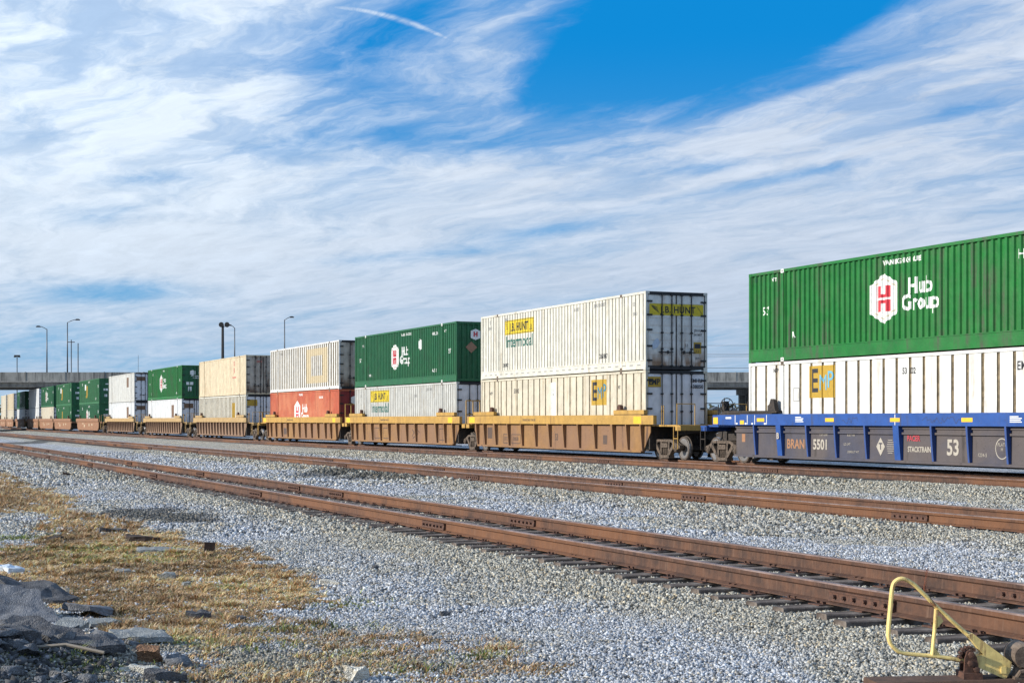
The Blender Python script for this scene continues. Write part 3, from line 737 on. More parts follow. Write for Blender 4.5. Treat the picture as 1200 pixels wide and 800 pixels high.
def jb_side(t, x, z, sc, kind):
    d = Decal(); d.rect(x-1.62*sc, x+1.62*sc, z-.32*sc, z+.32*sc, 0)
    for a in (-1.55, 1.52): d.line(x+a*sc, z-.29*sc, x+a*sc, z+.29*sc, .02, 1)
    d.line(x-1.58*sc, z+.285*sc, x+1.58*sc, z+.285*sc, .02, 1); d.line(x-1.58*sc, z-.285*sc, x+1.58*sc, z-.285*sc, .02, 1)
    d.text('J.B. HUNT', .50*sc, x-.02*sc, z-.02, 1, .012*sc, .88, spacing=1.05)
    for i in range(4): d.line(x+(-1.50+.03*i)*sc, z+(.2-.08*i)*sc, x+(-1.28+.02*i)*sc, z+(.22-.09*i)*sc, .025*sc, 1)
    for i in range(4): d.line(x+(1.12+.06*i)*sc, z+(-.18+.08*i)*sc, x+(1.42-.02*i)*sc, z+(-.2+.05*i)*sc, .03*sc, 1)
    on_side(d, 'yellow_sign', [M_yel, M_blkp], t, kind)
    e = Decal(); e.text('Intermodal', .70*sc, x+.02*sc, z-.66*sc, 0, .012*sc, .90, spacing=1.06); on_side(e, 'lettering', M_dgr, t, kind)
def marks(t, kind, mat, items):
    d = Decal()
    for it in items: d.text(it[0], it[1], it[2], it[3], 0, .006, .9)
    on_side(d, 'stencil', mat, t, kind)

G1 = 'double stacked containers on the train'
CS = [36.2, 59.5, 78.8, 98.1, 121.3, 144.6, 168.3, 191.5, 215.2, 234.6, 254.0, 277.4, 301.0, 320.4, 339.8]
PXX = lambda s, x: s - 0
# --- first car at the right: green over white
k = make_container('c', CS[0], False, 'bright green ribbed container on top of the blue rail car at the far right', 'hub', M_greenA, G1, 'front', .42)
hub_logo(k, -.92, 1.60, 1.0)
marks(k, 'hub', M_wht, [('WARNING HIGH CUBE', .19, -.10, 2.60), ('HGIU', .34, 5.0, 2.32), ("53'", .36, -7.1, 1.62), ('NTP', .16, -6.62, 2.60), ('IA', .26, -5.55, .80)])
marks(k, 'hub', M_greenB, [('00', .22, -7.75, 2.66)])
k = make_container('c', CS[0], True, 'clean white container with dark brown grooves sitting inside the blue rail car', 'emp', M_white, G1, 'front', .17, M_dgroove)
emp_logo(k, -3.98, 2.22, .84, 'emp')
marks(k, 'emp', M_blkp, [('53 102', .24, .25, 2.42), ('EMHU', .32, 5.0, 2.42), ('NTP', .17, -6.5, 2.62)])
d = Decal()
for (a, b, c, e) in ((-5.5, 2.05, -5.2, 2.05), (-5.5, 1.65, -5.2, 1.65), (-5.5, 1.65, -5.5, 2.05), (-5.2, 1.65, -5.2, 2.05)): d.line(a, b, c, e, .025)
on_side(d, 'stencil', M_gry, k, 'emp')
# --- second stack: white over cream
k = make_container('c', CS[1], False, 'white container with yellow sign door, topmost of the stack just left of the gap', 'jb', M_jbw, G1, 'doors', .36, M_ggroove, M_dirtydoor, endgroove=True)
jb_side(k, -3.72, 2.24, 1.0, 'jb')
marks(k, 'jb', M_gry, [('JBHU 261807', .20, 4.2, 2.62), ('JBHU', .2, -5.1, 2.60), ('53', .2, 7.1, 2.45), ('JBHU', .17, 7.2, 2.1), ('JBHU', .17, -7.0, 2.3), ('53', .2, -7.0, 2.55), ('261807', .2, 2.1, 2.58)])
marks(k, 'jb', M_blkp, [('261807', .26, 4.55, .62), ('261807', .22, -5.2, .58)])
d = Decal()
for i in range(26):
    x = -7.6+i*.6; d.rect(x, x+.26, .17, .21)
d.build('stencil', M_gry, k, 'side', -CW/2-.001)
d = Decal(); d.rect(-1.14, 1.14, 2.02, 2.44, 0); d.text('J.B. HUNT', .34, .06, 2.22, 1, .008, .92, spacing=1.08)
for i in range(5): d.line(-1.08+.03*i, 2.38-.03*i, -.82+.02*i, 2.32-.05*i, .018, 1)
d.line(.86, 2.38, 1.08, 2.10, .015, 1)
on_end(d, 'yellow_sign', [M_yel, M_blkp], k)
d = Decal(); d.rect(.72, 1.05, .62, 1.05, 0); d.rect(.76, 1.0, .82, .99, 1); d.text('3.1', .12, .88, .70, 1); on_end(d, 'sticker', [M_gold, M_blkp], k)
d = Decal(); d.text('JBHU', .14, .9, 1.48, 0); d.text('261807', .12, .9, 1.32, 0); d.text('53', .14, .42, .92, 0); d.text('JBHU', .1, .9, .45, 0); on_end(d, 'stencil', M_blkp, k)
d = Decal(); d.poly([(-1.05, .92), (-.9, 1.12), (-.78, 1.18), (-.7, 1.0), (-.8, .82), (-.98, .76)]); on_end(d, 'peeled_patch', flat('pale blue patch', (.50, .58, .68)), k)
k = make_container('c', CS[1], True, 'cream container with gold square logo under the white yellow sign door container', 'emp', M_cream, G1, 'doors', .17, M_lgroove, M_door)
emp_logo(k, 4.15, 2.14, .86, 'emp', 0)
marks(k, 'emp', M_blkp, [('53102', .26, -4.0, 2.32), ('NTP', .18, 5.95, 2.30), ('NTP', .18, -6.9, 2.25)])
d = Decal(); d.rect(-.38, .12, .2, 2.62, 0); d.text('53', .2, -.13, 2.3, 1); d.text('102', .16, -.13, 2.12, 1); on_side(d, 'white_panel', [M_wht, M_blkp], k, 'emp')
d = Decal(); d.rect(-1.22, -.66, 2.28, 2.66, 0); d.text('EMP', .3, -.94, 2.46, 1, .01, .85); on_end(d, 'company_logo', [M_gold, M_blkp], k)
d = Decal(); d.text('EMHU', .19, .84, 2.52, 0, .004, .95); d.text('638050', .19, .86, 2.30, 0, .004, .95); on_end(d, 'stencil', M_blkp, k)
# --- third stack: green over grey white
k = make_container('c', CS[2], False, 'dark green container with small hexagon logo, topmost directly left of the tall white stack', 'hub', M_greenB, G1, 'front', .36)
hub_logo(k, -1.13, 1.50, 1.0)
marks(k, 'hub', M_wht, [('WARNING HIGH CUBE', .17, .6, 2.62), ('HGIU 53', .2, 5.0, 2.45), ("53'", .3, -7.1, 1.5), ("53'", .3, 7.1, 1.5), ('TARE 12', .18, -5.3, .62), ('TARE 12', .22, 4.9, .62), ('NTP', .18, 6.5, 2.5), ('NTP', .18, -6.7, 2.3)])
d = Decal(); hexagon(d, 2.85, 2.0, .42, .58, 0); on_side(d, 'white_placard', M_wht, k, 'hub')
d = Decal(); hexagon(d, -.3, 2.28, .5, .54, 0); d.text('H', .3, -.3, 2.28, 1, .02); on_end(d, 'group_logo', [M_wht, M_hubred], k, CL/2-.028)
d = Decal(); d.poly([(-.52, 1.38), (-.22, 1.66), (-.52, 1.94), (-.82, 1.66)]); on_end(d, 'diamond_placard', M_brn2, k, CL/2-.028)
d = Decal(); d.text('Hub', .26, .42, 2.28, 0, .01); d.text('53', .3, .42, 1.25, 0, .012)
for i in range(6): d.rect(.22, .5, .5+i*.11, .56+i*.11)
on_end(d, 'stencil', M_wht, k, CL/2-.028)
k = make_container('c', CS[2], True, 'pale grey container with yellow sign and green lettering beneath the dark green container', 'jb', M_gwhite, G1, 'doors', .17, M_ggroove, M_door)
jb_side(k, -3.65, 2.36, 1.0, 'jb')
marks(k, 'jb', M_gry, [('JBHU 2420', .2, 4.2, 2.6), ('JBHU', .2, 2.2, 2.3), ('53', .2, -7.0, 2.4)])
# --- fourth stack: white with a faded square over orange red
k = make_container('c', CS[3], False, 'white deep ribbed container with faded tan square, above the orange red container', 'rib', M_white, G1, 'doors', .20, M_lgroove, M_rustdoor)
d = Decal()
for (a, b, c, e) in ((.8, 5.6, 2.15, 2.6), (.8, 5.6, .45, .9), (.8, 2.0, .9, 2.15), (4.4, 5.6, .9, 2.15)): d.rect(a, b, c, e)
on_side(d, 'faded_square', M_fade, k, 'rib')
marks(k, 'rib', M_gry, [('53 102', .22, -5.3, 2.55)])
k = make_container('c', CS[3], True, 'orange red container with white arrow shaped hexagon, set in the yellow car', 'fine', M_red, G1, 'doors', .17, None, M_rdgr)
hub_logo(k, -1.25, 1.50, 1.15, 'fine', wide=.95)
marks(k, 'fine', M_wht, [('WARNING', .2, -.4, 2.68), ('NACU 531', .2, 4.2, 2.45)])
d = Decal(); hexagon(d, -.3, 2.25, .5, .52, 0); on_end(d, 'group_logo', M_wht, k)
# --- fifth stack: beige over white ribbed
k = make_container('c', CS[4], False, 'stained beige smooth container with small faded red marks near the top', 'smooth', M_beige, G1, 'doors', .17, M_lgroove, M_rustdoor)
d = Decal(); d.text('53', .45, 4.3, 2.35, 0, .02); d.text('JB', .5, 4.3, 1.85, 0, .02); d.rect(3.7, 4.9, 1.28, 1.4); on_side(d, 'faded_logo', M_palered, k, 'smooth')
d = Decal(); d.rect(-.5, -.1, 2.35, 2.5); on_end(d, 'faded_mark', M_palered, k)
k = make_container('c', CS[4], True, 'white ribbed container with narrow gold mark below the stained beige container', 'rib', M_jbw, G1, 'doors', .17, M_lgroove, M_door)
d = Decal(); d.rect(3.6, 4.5, 1.15, 2.35, 0); d.text('E\nM\nP', .36, 4.05, 1.95, 1); on_side(d, 'company_logo', [M_gold, M_blkp], k, 'rib')
d = Decal(); d.rect(-1.2, -.45, 2.1, 2.55); on_end(d, 'company_logo', M_gold, k)
marks(k, 'rib', M_gry, [('5310', .2, -5.6, 2.4)])
# --- sixth stack
k = make_container('c', CS[5], False, 'bright green container with white lettered doors, above a white one between beige and grey stacks', 'hub', M_greenA, G1, 'doors', .3, None, M_greenB, Mrod=M_greenC)
hub_logo(k, -1.5, 1.5, 1.15, wide=.85)
marks(k, 'hub', M_wht, [('53', .3, -5.6, 2.4), ('WARNING', .2, -.2, 2.6), ('53', .3, 7.1, 1.6), ('TARE', .25, 5.6, .5), ('53', .3, -6.4, .6), ('NTP', .25, -7.2, 1.5)])
d = Decal(); hexagon(d, -.35, 2.25, .46, .46, 0); d.text('Hub', .22, .35, 2.25, 0, .01); d.rect(-.5, .9, 1.95, 2.0); d.text('HUB GROUP', .17, .15, 1.8, 0, .005); d.rect(-.9, -.3, 1.2, 1.45); d.rect(-.75, -.45, .62, 1.05); d.rect(.3, .6, .72, 1.0); on_end(d, 'stencil', M_wht, k, CL/2-.02)
k = make_container('c', CS[5], True, 'white container under the bright green one with lettered doors', 'smooth', M_white2, G1, 'doors', .17, M_ggroove, M_door)
d = Decal(); d.rect(3.4, 4.5, 1.3, 2.4, 0); on_side(d, 'company_logo', [M_brown], k, 'smooth')
d = Decal(); d.rect(-1.1, -.3, 2.1, 2.5); on_end(d, 'company_logo', M_brown, k)
# --- seventh stack
k = make_container('c', CS[6], False, 'grey white container with dark rectangle, upper one in front of the overpass end', 'smooth', M_gwhite, G1, 'doors', .17, M_ggroove, M_door)
d = Decal(); d.rect(3.4, 4.6, 1.5, 2.5, 0); on_side(d, 'company_logo', [M_brown], k, 'smooth')
d = Decal(); d.rect(-1.1, -.2, 2.1, 2.5); on_end(d, 'company_logo', M_brown, k)
k = make_container('c', CS[6], True, 'white container with dark rectangle under the grey white container', 'smooth', M_white2, G1, 'doors', .17, M_ggroove, M_door)
d = Decal(); d.rect(3.4, 4.6, 1.3, 2.4, 0); on_side(d, 'company_logo', [M_brown], k, 'smooth')
d = Decal(); d.rect(-1.1, -.2, 2.1, 2.5); on_end(d, 'company_logo', M_brown, k)
# --- the far stacks
FAR = [(7, 1, 'green container with tan streak logo, upper of the green pair nearest the grey white stack', 'hub', M_greenC, 'A'),
       (7, 0, 'green container with white split logo, lower of the green pair nearest the grey white stack', 'hub', M_greenB, 'B'),
       (8, 1, 'green container with small orange marks, upper of the second green pair from the right', 'hub', M_greenC, 'A'),
       (8, 0, 'green container in a rust orange car, lower of the second green pair from the right', 'hub', M_greenC, 'C'),
       (9, 1, 'green container with white arrow logo resting on a beige container near the overpass', 'hub', M_greenB, 'B'),
       (9, 0, 'beige container beneath the green one nearest the overpass', 'jb', M_cream, ''),
       (10, 1, 'white upper container half hidden in the shadow of the overpass', 'smooth', M_white2, ''),
       (10, 0, 'white lower container half hidden in the shadow of the overpass', 'smooth', M_white2, ''),
       (11, 1, 'green container emerging beyond the overpass shadow', 'hub', M_greenB, 'B'),
       (11, 0, 'white container below the green one beyond the overpass shadow', 'smooth', M_white2, ''),
       (12, 1, 'beige upper container beyond the overpass at the left edge', 'jb', M_beige, ''),
       (12, 0, 'beige lower container beyond the overpass at the left edge', 'jb', M_cream, ''),
       (13, 1, 'farthest upper container, cream coloured, at the very edge of the frame', 'jb', M_cream, ''),
       (13, 0, 'farthest lower container, cream coloured, at the very edge of the frame', 'jb', M_cream, '')]
for i, up, lab, kd, M, lg in FAR:
    k = make_container('c', CS[i], not up, lab, kd, M, G1, 'doors', .3 if kd == 'hub' else .17, None, M_greenB if kd == 'hub' else M_door, Mrod=M_greenC if kd == 'hub' else M_blk, detail=False, hinge=kd != 'hub')
    if lg == 'A':
        d = Decal(); d.rect(-3.4, -2.4, 1.7, 2.4); d.rect(-2.2, -1.2, 1.0, 2.2, 1); d.rect(-2.6, -1.4, .8, 1.05, 1); on_side(d, 'faded_logo', [M_wht, M_gold], k, 'hub')
    elif lg == 'B': hub_logo(k, -1.6, 1.5, 1.2, wide=.8)
    elif lg == 'C':
        d = Decal(); d.rect(-2.0, -1.2, .4, 2.2, 0); on_side(d, 'faded_logo', [M_gold], k, 'hub')
    if lg:
        marks(k, 'hub', M_wht, [('53', .45, -5.6, 2.4), ('WARNING', .3, 0, 2.62), ('53', .45, 7.1, 2.0), ('TARE', .35, 5.2, .6)])
        d = Decal(); d.rect(-.6, .9, 2.2, 2.32); d.rect(-.8, -.3, 1.5, 1.75); d.rect(.2, .8, 1.4, 1.5); d.rect(-.7, -.4, .8, 1.1); d.rect(.3, .6, .7, 1.0); on_end(d, 'stencil', M_wht, k, CL/2-.02)

# ------------------------------------------------------------------ well cars
M_blue = paint('blue car paint', (.012, .070, .29), (.04, .045, .07), .8, .55)
M_blueg = paint('grimy grey blue paint', (.055, .058, .088), (.05, .042, .04), .9, .75, fade=(.095, .080, .080))
M_bluer = paint('faded blue rib paint', (.028, .07, .24), (.09, .08, .09), .6, .6)
M_yelc = paint('yellow car paint', (.44, .26, .060), (.14, .07, .035), .95, .7)
M_tanc = paint('grimy yellow brown paint', (.285, .155, .058), (.11, .065, .045), 1.0, .85, fade=(.23, .13, .075))
M_brc = paint('grimy brown car paint', (.23, .145, .095), (.10, .09, .06), .6, .8)
M_brt = paint('dirty yellow chord paint', (.40, .27, .12), (.2, .11, .06), 1.0, .8)
M_orc = paint('rust orange car paint', (.27, .135, .075), (.12, .11, .05), .9, .8)
M_dark = rusty('dark underframe steel', (.022, .020, .020), (.06, .045, .035), .85, 8)
M_truck = rusty('truck casting steel', (.045, .034, .027), (.16, .12, .09), .85, 9)
M_wheel = rusty('wheel steel', (.035, .028, .024), (.12, .09, .07), .7, 9)
M_wrim = flat('polished wheel rim', (.45, .43, .42), .35, .7)
def wheel_mesh():
    mb = MB()
    mb.lathe_y([(.02, -.068), (.10, -.068), (.12, -.03), (.33, -.035), (.36, -.065), (.415, -.065), (.418, .03), (.445, .045), (.445, .065), (.36, .065), (.33, .02), (.12, .025), (.02, .03)], (0, 0, 0), 28)
    mb.lathe_y([(.415, -.060), (.421, -.055), (.423, .02), (.417, .026)], (0, 0, 0), 28, 1); return mb.mesh('wheel', [M_wheel, M_wrim])
def sideframe_mesh():
    mb = MB(); y0, y1 = -.10, .08; ax = .89
    # top chord arching over the two axles, diagonals down to the spring seat, window left open
    mb.prism_y([(-1.12, .40), (-.98, .38), (-.80, .42), (-.50, .64), (.50, .64), (.80, .42), (.98, .38), (1.12, .44), (1.12, .52), (.80, .62), (.55, .73), (-.55, .73), (-.80, .62), (-1.12, .52)], y0, y1)
    mb.prism_y([(-.70, .48), (-.32, .12), (-.22, .12), (-.22, .18), (-.60, .58), (-.70, .58)], y0-.01, y1-.01)
    mb.prism_y([(.22, .12), (.32, .12), (.70, .48), (.70, .58), (.60, .58), (.22, .18)], y0-.01, y1-.01)
    mb.prism_y([(-.36, .06), (.36, .06), (.36, .17), (-.36, .17)], y0-.03, y1+.03)
    for x in (-.29, .29): mb.box(x-.05, x+.05, y0+.01, y1, .17, .64)
    return mb.mesh('side_frame', M_truck)
def spring_mesh():
    mb = MB()
    for x in (-.14, 0, .14):
        mb.tube([(x+.055*math.cos(a), -.02+.055*math.sin(a), .18+.26*a/(12*math.pi)) for a in [i*math.pi/4 for i in range(49)]], .016, 5)
    mb.box(-.24, .24, -.12, .08, .44, .60); return mb.mesh('spring_set', M_truck)
def bear_mesh():
    mb = MB(); mb.lathe_y([(.03, -.17), (.10, -.17), (.13, -.14), (.13, .06), (.05, .06)], (0, 0, 0), 16)
    for a in range(3): mb.lathe_y([(.018, -.185), (.018, -.16)], (.065*math.cos(a*2.09), 0, .065*math.sin(a*2.09)), 6)
    return mb.mesh('axle_bearing', M_truck)
W_ME, SF_ME, SP_ME, BR_ME = wheel_mesh(), sideframe_mesh(), spring_mesh(), bear_mesh()
AX_ME = MB().tube([(0, -1.0, 0), (0, 1.0, 0)], .085, 12).mesh('axle', M_dark)
BO_ME = MB().box(-.22, .22, -1.0, 1.0, .50, .74).tube([(0, 0, .7), (0, 0, .95)], .25, 16).box(-.9, .9, -.62, -.54, .25, .40).box(-.9, .9, .54, .62, .25, .40).mesh('truck', M_dark)
def make_truck(parent, x):
    t = obj('truck', BO_ME, parent); t.location = (x, 0, 0)
    for sd in (-1, 1):
        o = obj('side_frame', SF_ME, t); o.location = (0, sd*1.0, 0)
        if sd > 0: o.rotation_euler = (0, 0, math.pi)
        o = obj('spring_set', SP_ME, t); o.location = (0, sd*1.0, 0)
        for ax in (-.89, .89):
            w_ = obj('wheel', W_ME, t); w_.location = (ax, sd*.755, .421)
            if sd > 0: w_.rotation_euler = (0, 0, math.pi)
            b = obj('axle_bearing', BR_ME, t); b.location = (ax, sd*1.0, .421)
            if sd > 0: b.rotation_euler = (0, 0, math.pi)
    for ax in (-.89, .89): a = obj('axle', AX_ME, t); a.location = (ax, 0, .421)
    return t
HW = 1.56                                    # half width over the side sills
def well_car(s, style, label, ends, truck_r, truck_l):
    """ends: (left, right) each 'artic' or 'coupler'"""
    X, Y, th = track_pt(s, D_T); t = empty('well_car', (X, Y, 0), rotz(th)); tag(t, label, 'well car', 'well cars of the container train')
    Mc, Mp, Mr = dict(blue=(M_blue, M_blueg, M_bluer), yellow=(M_yelc, M_tanc, M_tanc), brown=(M_brt, M_brc, M_brc), orange=(M_orc, M_orc, M_orc))[style]
    zt, zc, zb_ = 1.60, 1.27, .27
    le, re = 9.15, 9.15
    if style == 'blue': le = 9.95
    for sd in (-1, 1):
        yo, yi = sd*HW, sd*(HW-.14)
        def ch():
            mb = MB()
            mb.prism_x([(min(yo, yi), zc), (max(yo, yi), zc), (max(yo, yi), zt), (min(yo, yi), zt)], -le, re)
            mb.box(-8.2, 8.2, *sorted((yo+sd*.0, yo-sd*.03)), zt, zt+.02)
            return mb.mesh('side_sill', Mc)
        sill = obj('side_sill', cached(('ch', style, sd), ch), t)
        def pn():
            mb = MB(); y0, y1 = sorted((sd*(HW-.17), sd*(HW-.21)))
            if style == 'blue': mb.box(-8.7, 8.7, y0, y1, .30, zc)
            elif style == 'orange': mb.prism_y([(-8.1, zb_), (8.1, zb_), (8.75, .62), (8.75, zc), (-8.75, zc), (-8.75, .62)], y0-.06*(sd < 0), y1+.06*(sd > 0))
            else: mb.prism_y([(-8.05, zb_), (8.05, zb_), (8.62, .98), (8.62, zc), (-8.62, zc), (-8.62, .98)], y0, y1)
            return mb.mesh('side_panel', Mp)
        obj('side_panel', cached(('pn', style, sd), pn), t)
        def bs():
            mb = MB(); L = 8.7 if style == 'blue' else 8.05
            mb.box(-L, L, *sorted((sd*(HW-.25), sd*(HW-.07))), zb_-.03, zb_+.045)
            if style == 'blue':
                mb.box(-8.7, 8.7, *sorted((sd*(HW-.17), sd*(HW-.11))), 1.03, 1.09); mb.box(-8.7, 8.7, *sorted((sd*(HW-.17), sd*(HW-.13))), 1.18, 1.22)
            return mb.mesh('bottom_sill', Mp)
        obj('bottom_sill', cached(('bs', style, sd), bs), t)
        if style == 'orange': xs = []
        elif style == 'brown': xs = [-7.8+1.04*i for i in range(16)]
        elif style == 'blue': xs = [-7.4, -5.96, -4.43, -2.94, -1.45, .01, 1.54, 3.01, 4.5, 5.96, 7.4]
        else: xs = [-8.1, -7.2, -5.95, -4.42, -2.94, -1.5, -.12, 1.35, 2.75, 4.2, 5.75, 6.95, 8.1]
        for i, x in enumerate(xs):
            wide = (style == 'blue' and i in (1, 5, 9)) or (style == 'yellow' and i in (2, 6, 10))
            def rb():
                hw_ = (.13 if style == 'blue' else .085) if wide else (.035 if style != 'brown' else .05); mb = MB()
                yb = HW-.10 if wide else HW-.08
                pts = [(sd*(HW-.005), zc), (sd*(HW-.172), zc), (sd*(HW-.172), zb_+.02), (sd*(HW-.09), zb_+.02), (sd*(HW-.04), .8)]
                if sd < 0: pass
                mb.prism_x(pts, -hw_, hw_)
                return mb.mesh('rib', M_blue if (wide and style == 'blue') else Mr)
            o = obj('rib', cached(('rb', style, wide, sd), rb), t); o.location.x = x
        # raised end plates and container guides
        for ex in (-1, 1):
            def gp():
                mb = MB()
                if style in ('yellow', 'brown'): mb.box(*sorted((ex*5.95, ex*8.4)), *sorted((sd*(HW-.01), sd*(HW-.16))), zt+.045, zt+.20)
                if style == 'yellow': mb.box(*sorted((ex*5.95, ex*8.4)), *sorted((sd*(HW-.03), sd*(HW-.14))), zt+.0, zt+.05, 1)
                if style == 'blue': mb.box(*sorted((ex*6.1, ex*9.3)), *sorted((sd*(HW-.04), sd*(HW-.30))), zt+.06, zt+.13, 1); mb.box(*sorted((ex*6.4, ex*9.6)), *sorted((sd*(HW-.06), sd*(HW-.22))), zt, zt+.06, 1)
                return mb.mesh('end_cap_plate', [Mc, M_dark])
            if style != 'orange': obj('end_cap_plate', cached(('gp', style, sd, ex), gp), t)
            def gd():
                mb = MB(); mb.prism_y([(-.24, 0), (.20, 0), (.16, .12), (.10, .34), (-.06, .38), (-.14, .22), (-.24, .16)], *sorted((sd*(HW-.03), sd*(HW-.17)))); return mb.mesh('container_guide', M_dark if style == 'blue' else M_bar)
            o = obj('container_guide', cached(('gd', style, sd), gd), t); o.location = (ex*6.35, 0, zt+(.12 if style == 'blue' else .03))
    obj('well_floor', cached(('wf', style), lambda: MB().box(-8.4, 8.4, -1.34, 1.34, .29, .355).mesh('well_floor', M_dark)), t)
    for ex, kind, tx in ((-1, ends[0], truck_l), (1, ends[1], truck_r)):
        # end bulkhead + platform
        def bh():
            mb = MB(); mb.box(*sorted((ex*8.42, ex*8.50)), -1.35, 1.35, .36, 1.24); return mb.mesh('end_bulkhead', M_dark)
        obj('end_bulkhead', cached(('bh', style, ex), bh), t)
        def plat():
            L = 9.62 if kind == 'artic' else 11.0; mb = MB()
            mb.prism_y([(ex*8.5, .80), (ex*8.5, 1.24), (ex*L, 1.24), (ex*L, 1.05)] if ex > 0 else [(-L, 1.05), (-L, 1.24), (-8.5, 1.24), (-8.5, .80)], -.5, .5, 1)
            mb.box(*sorted((ex*8.5, ex*(L-.35))), -1.35, 1.35, 1.2, 1.26)
            mb.box(*sorted((ex*(L-.45), ex*(L-.05))), -1.45, 1.45, 1.06, 1.24)
            return mb.mesh('end_platform', [Mc, M_dark])
        obj('end_platform', cached(('plat', style, ex, kind), plat), t)
        if kind == 'coupler':
            def cp():
                mb = MB(); mb.box(*sorted((ex*10.6, ex*11.45)), -.12, .12, .72, .96); mb.box(*sorted((ex*11.35, ex*11.62)), -.17, .17, .66, 1.02)
                mb.tube([(ex*11.1, .3, .8), (ex*11.35, .35, .45), (ex*11.6, .3, .62)], .03, 6); return mb.mesh('coupler', M_dark)
            obj('coupler', cached(('cp2', ex), cp), t)
            Mh = M_yelc if style == 'yellow' else (M_dark if style == 'blue' else M_brt)
            def rl(sd): return MB().tube([(ex*10.65, sd*1.42, 1.2), (ex*10.65, sd*1.42, 2.0), (ex*10.65, sd*.7, 2.0), (ex*10.65, sd*.7, 1.2)], .022, 6).mesh('hand_rail', Mh)
            for sd in (-1, 1): obj('hand_rail', cached(('rl', ex, sd, style), lambda: rl(sd)), t)
            obj('grab_iron', cached(('gi', ex, style), lambda: MB().tube([(ex*9.6, -1.46, 1.24), (ex*9.6, -1.46, 1.95), (ex*9.75, -1.46, 1.95), (ex*9.75, -1.46, 1.24)], .02, 6).mesh('grab_iron', Mh)), t)
            obj('step_ladder', cached(('sl', ex, style), lambda: MB().tube([(ex*10.55, -1.5, 1.2), (ex*10.55, -1.5, .42), (ex*10.85, -1.5, .42), (ex*10.85, -1.5, 1.2)], .02, 6).tube([(ex*10.55, -1.5, .78), (ex*10.85, -1.5, .78)], .018, 6).mesh('step_ladder', Mh)), t)
            def bw():
                mb = MB(); mb.tube([(ex*10.75+.0, .55+.26*math.cos(a), 1.95+.26*math.sin(a)) for a in [i*math.pi/8 for i in range(16)]], .018, 6, closed=True)
                for a in (0, 1.05, 2.1): mb.tube([(ex*10.75, .55-.26*math.cos(a), 1.95-.26*math.sin(a)), (ex*10.75, .55+.26*math.cos(a), 1.95+.26*math.sin(a))], .012, 5)
                mb.box(*sorted((ex*10.55, ex*10.73)), .45, .65, 1.2, 2.1); return mb.mesh('brake_wheel', M_dark)
            obj('brake_wheel', cached(('bw', ex), bw), t)
        else:
            def gr():
                mb = MB()
                for yy in (-1.3, -.95, -.6, -.2, .2, .6, .95, 1.3): mb.tube([(ex*9.35, yy, 1.24), (ex*9.35, yy, 2.35)], .03, 6)
                for z in (1.7, 2.35): mb.tube([(ex*9.35, -1.3, z), (ex*9.35, 1.3, z)], .028, 6)
                return mb.mesh('platform_railing', M_yelc if style == 'yellow' else M_brt)
            if style == 'yellow' and ex > 0: obj('platform_railing', cached(('gr', ex, style), gr), t)
        if tx is not None: make_truck(t, ex*tx)
    # brake piping under the sill
    def pipe():
        mb = MB(); mb.tube([(-8, -1.0, .2), (8, -1.0, .2)], .025, 6); mb.box(-9.0, -8.45, -1.2, -.9, .5, .9); return mb.mesh('brake_pipe', M_dark)
    obj('brake_pipe', cached(('pipe',), pipe), t)
    return t
def car_marks(t, d, name, mats, off): return d.build(name, mats, t, 'side', off)
c1 = well_car(CS[0], 'blue', 'blue and grimy grey well car at the right with white lettering', ('coupler', 'coupler'), 10.1, 10.1)
YP, YS = -(HW-.165), -HW
# panels hold the lettering; sill holds reflectors
M_let = flat('tan lettering', (.55, .42, .28)); M_lw = flat('dirty white lettering', (.44, .40, .34)); M_lr = flat('red lettering', (.46, .05, .07)); M_orl = flat('orange lettering', (.36, .18, .09)); M_org = flat('amber reflector', (.85, .50, .03))
YP = -(HW-.21)-.001
d = Decal(); d.text('BRAN', .40, -5.2, .68, 0, .010, .95); d.text('5501', .42, -3.86, .68, 1, .012, .95)
d.text('LD LMT', .10, -2.5, .72, 1); d.text('220000 LT WT', .09, -2.2, .50, 1); d.text('CAPY 53000', .08, -3.7, .98, 1); d.text('BUILT 7-99', .08, -2.3, .98, 1)
d.poly([(-1.08, .68), (-.88, .42), (-.68, .68), (-.88, .94)], 1)
d.text('T', .26, -.88, .68, 2, .01)
for i in range(7): d.rect(-.60+.02*abs(i-3), -.18-.05*abs(i-3), .50+i*.06, .515+i*.06, 1)
d.text('PACER', .21, .62, .92, 3, .006, .9); d.text('STACKTRAIN', .205, .86, .62, 1, .006, .82)
d.text('53', .58, 2.28, .68, 1, .016, .9)
d.text('1234-5', .13, 3.45, .52, 1)
for i in range(20):
    a, b = i*math.pi/10, (i+1)*math.pi/10; d.line(4.2+.24*math.cos(a), .70+.26*math.sin(a), 4.2+.24*math.cos(b), .70+.26*math.sin(b), .025, 1)
d.text('PLATE\nH', .12, 4.2, .74, 1); d.rect(-8.35, -8.15, .72, .98, 0); d.text('TTX', .12, 5.2, .9, 1)
car_marks(c1, d, 'lettering', [M_orl, M_lw, M_blueg, M_lr], -(HW-.17)-.001)
d = Decal(); d.text('B', .26, -5.96, .93, 0, .01); d.build('lettering', M_lw, c1, 'side', -(HW-.0), None, .004)
d = Decal()
for a_, b_, e_, g_ in [(x-.22, x+.22, 1.38, 1.49) for x in (-6.95, -3.15, .0, 3.05, 6.1)]+[(-9.9, -9.6, 1.30, 1.52), (-8.2, -7.95, 1.29, 1.42)]:
    car_marks(c1, Decal().rect(a_, b_, e_, g_), 'reflector', M_org, YS-.002)
d = Decal()
for x in (-8.5, -7.75, -7.3, -6.6, 0.0): d.rect(x-.015, x+.015, 1.29, 1.59, 0)
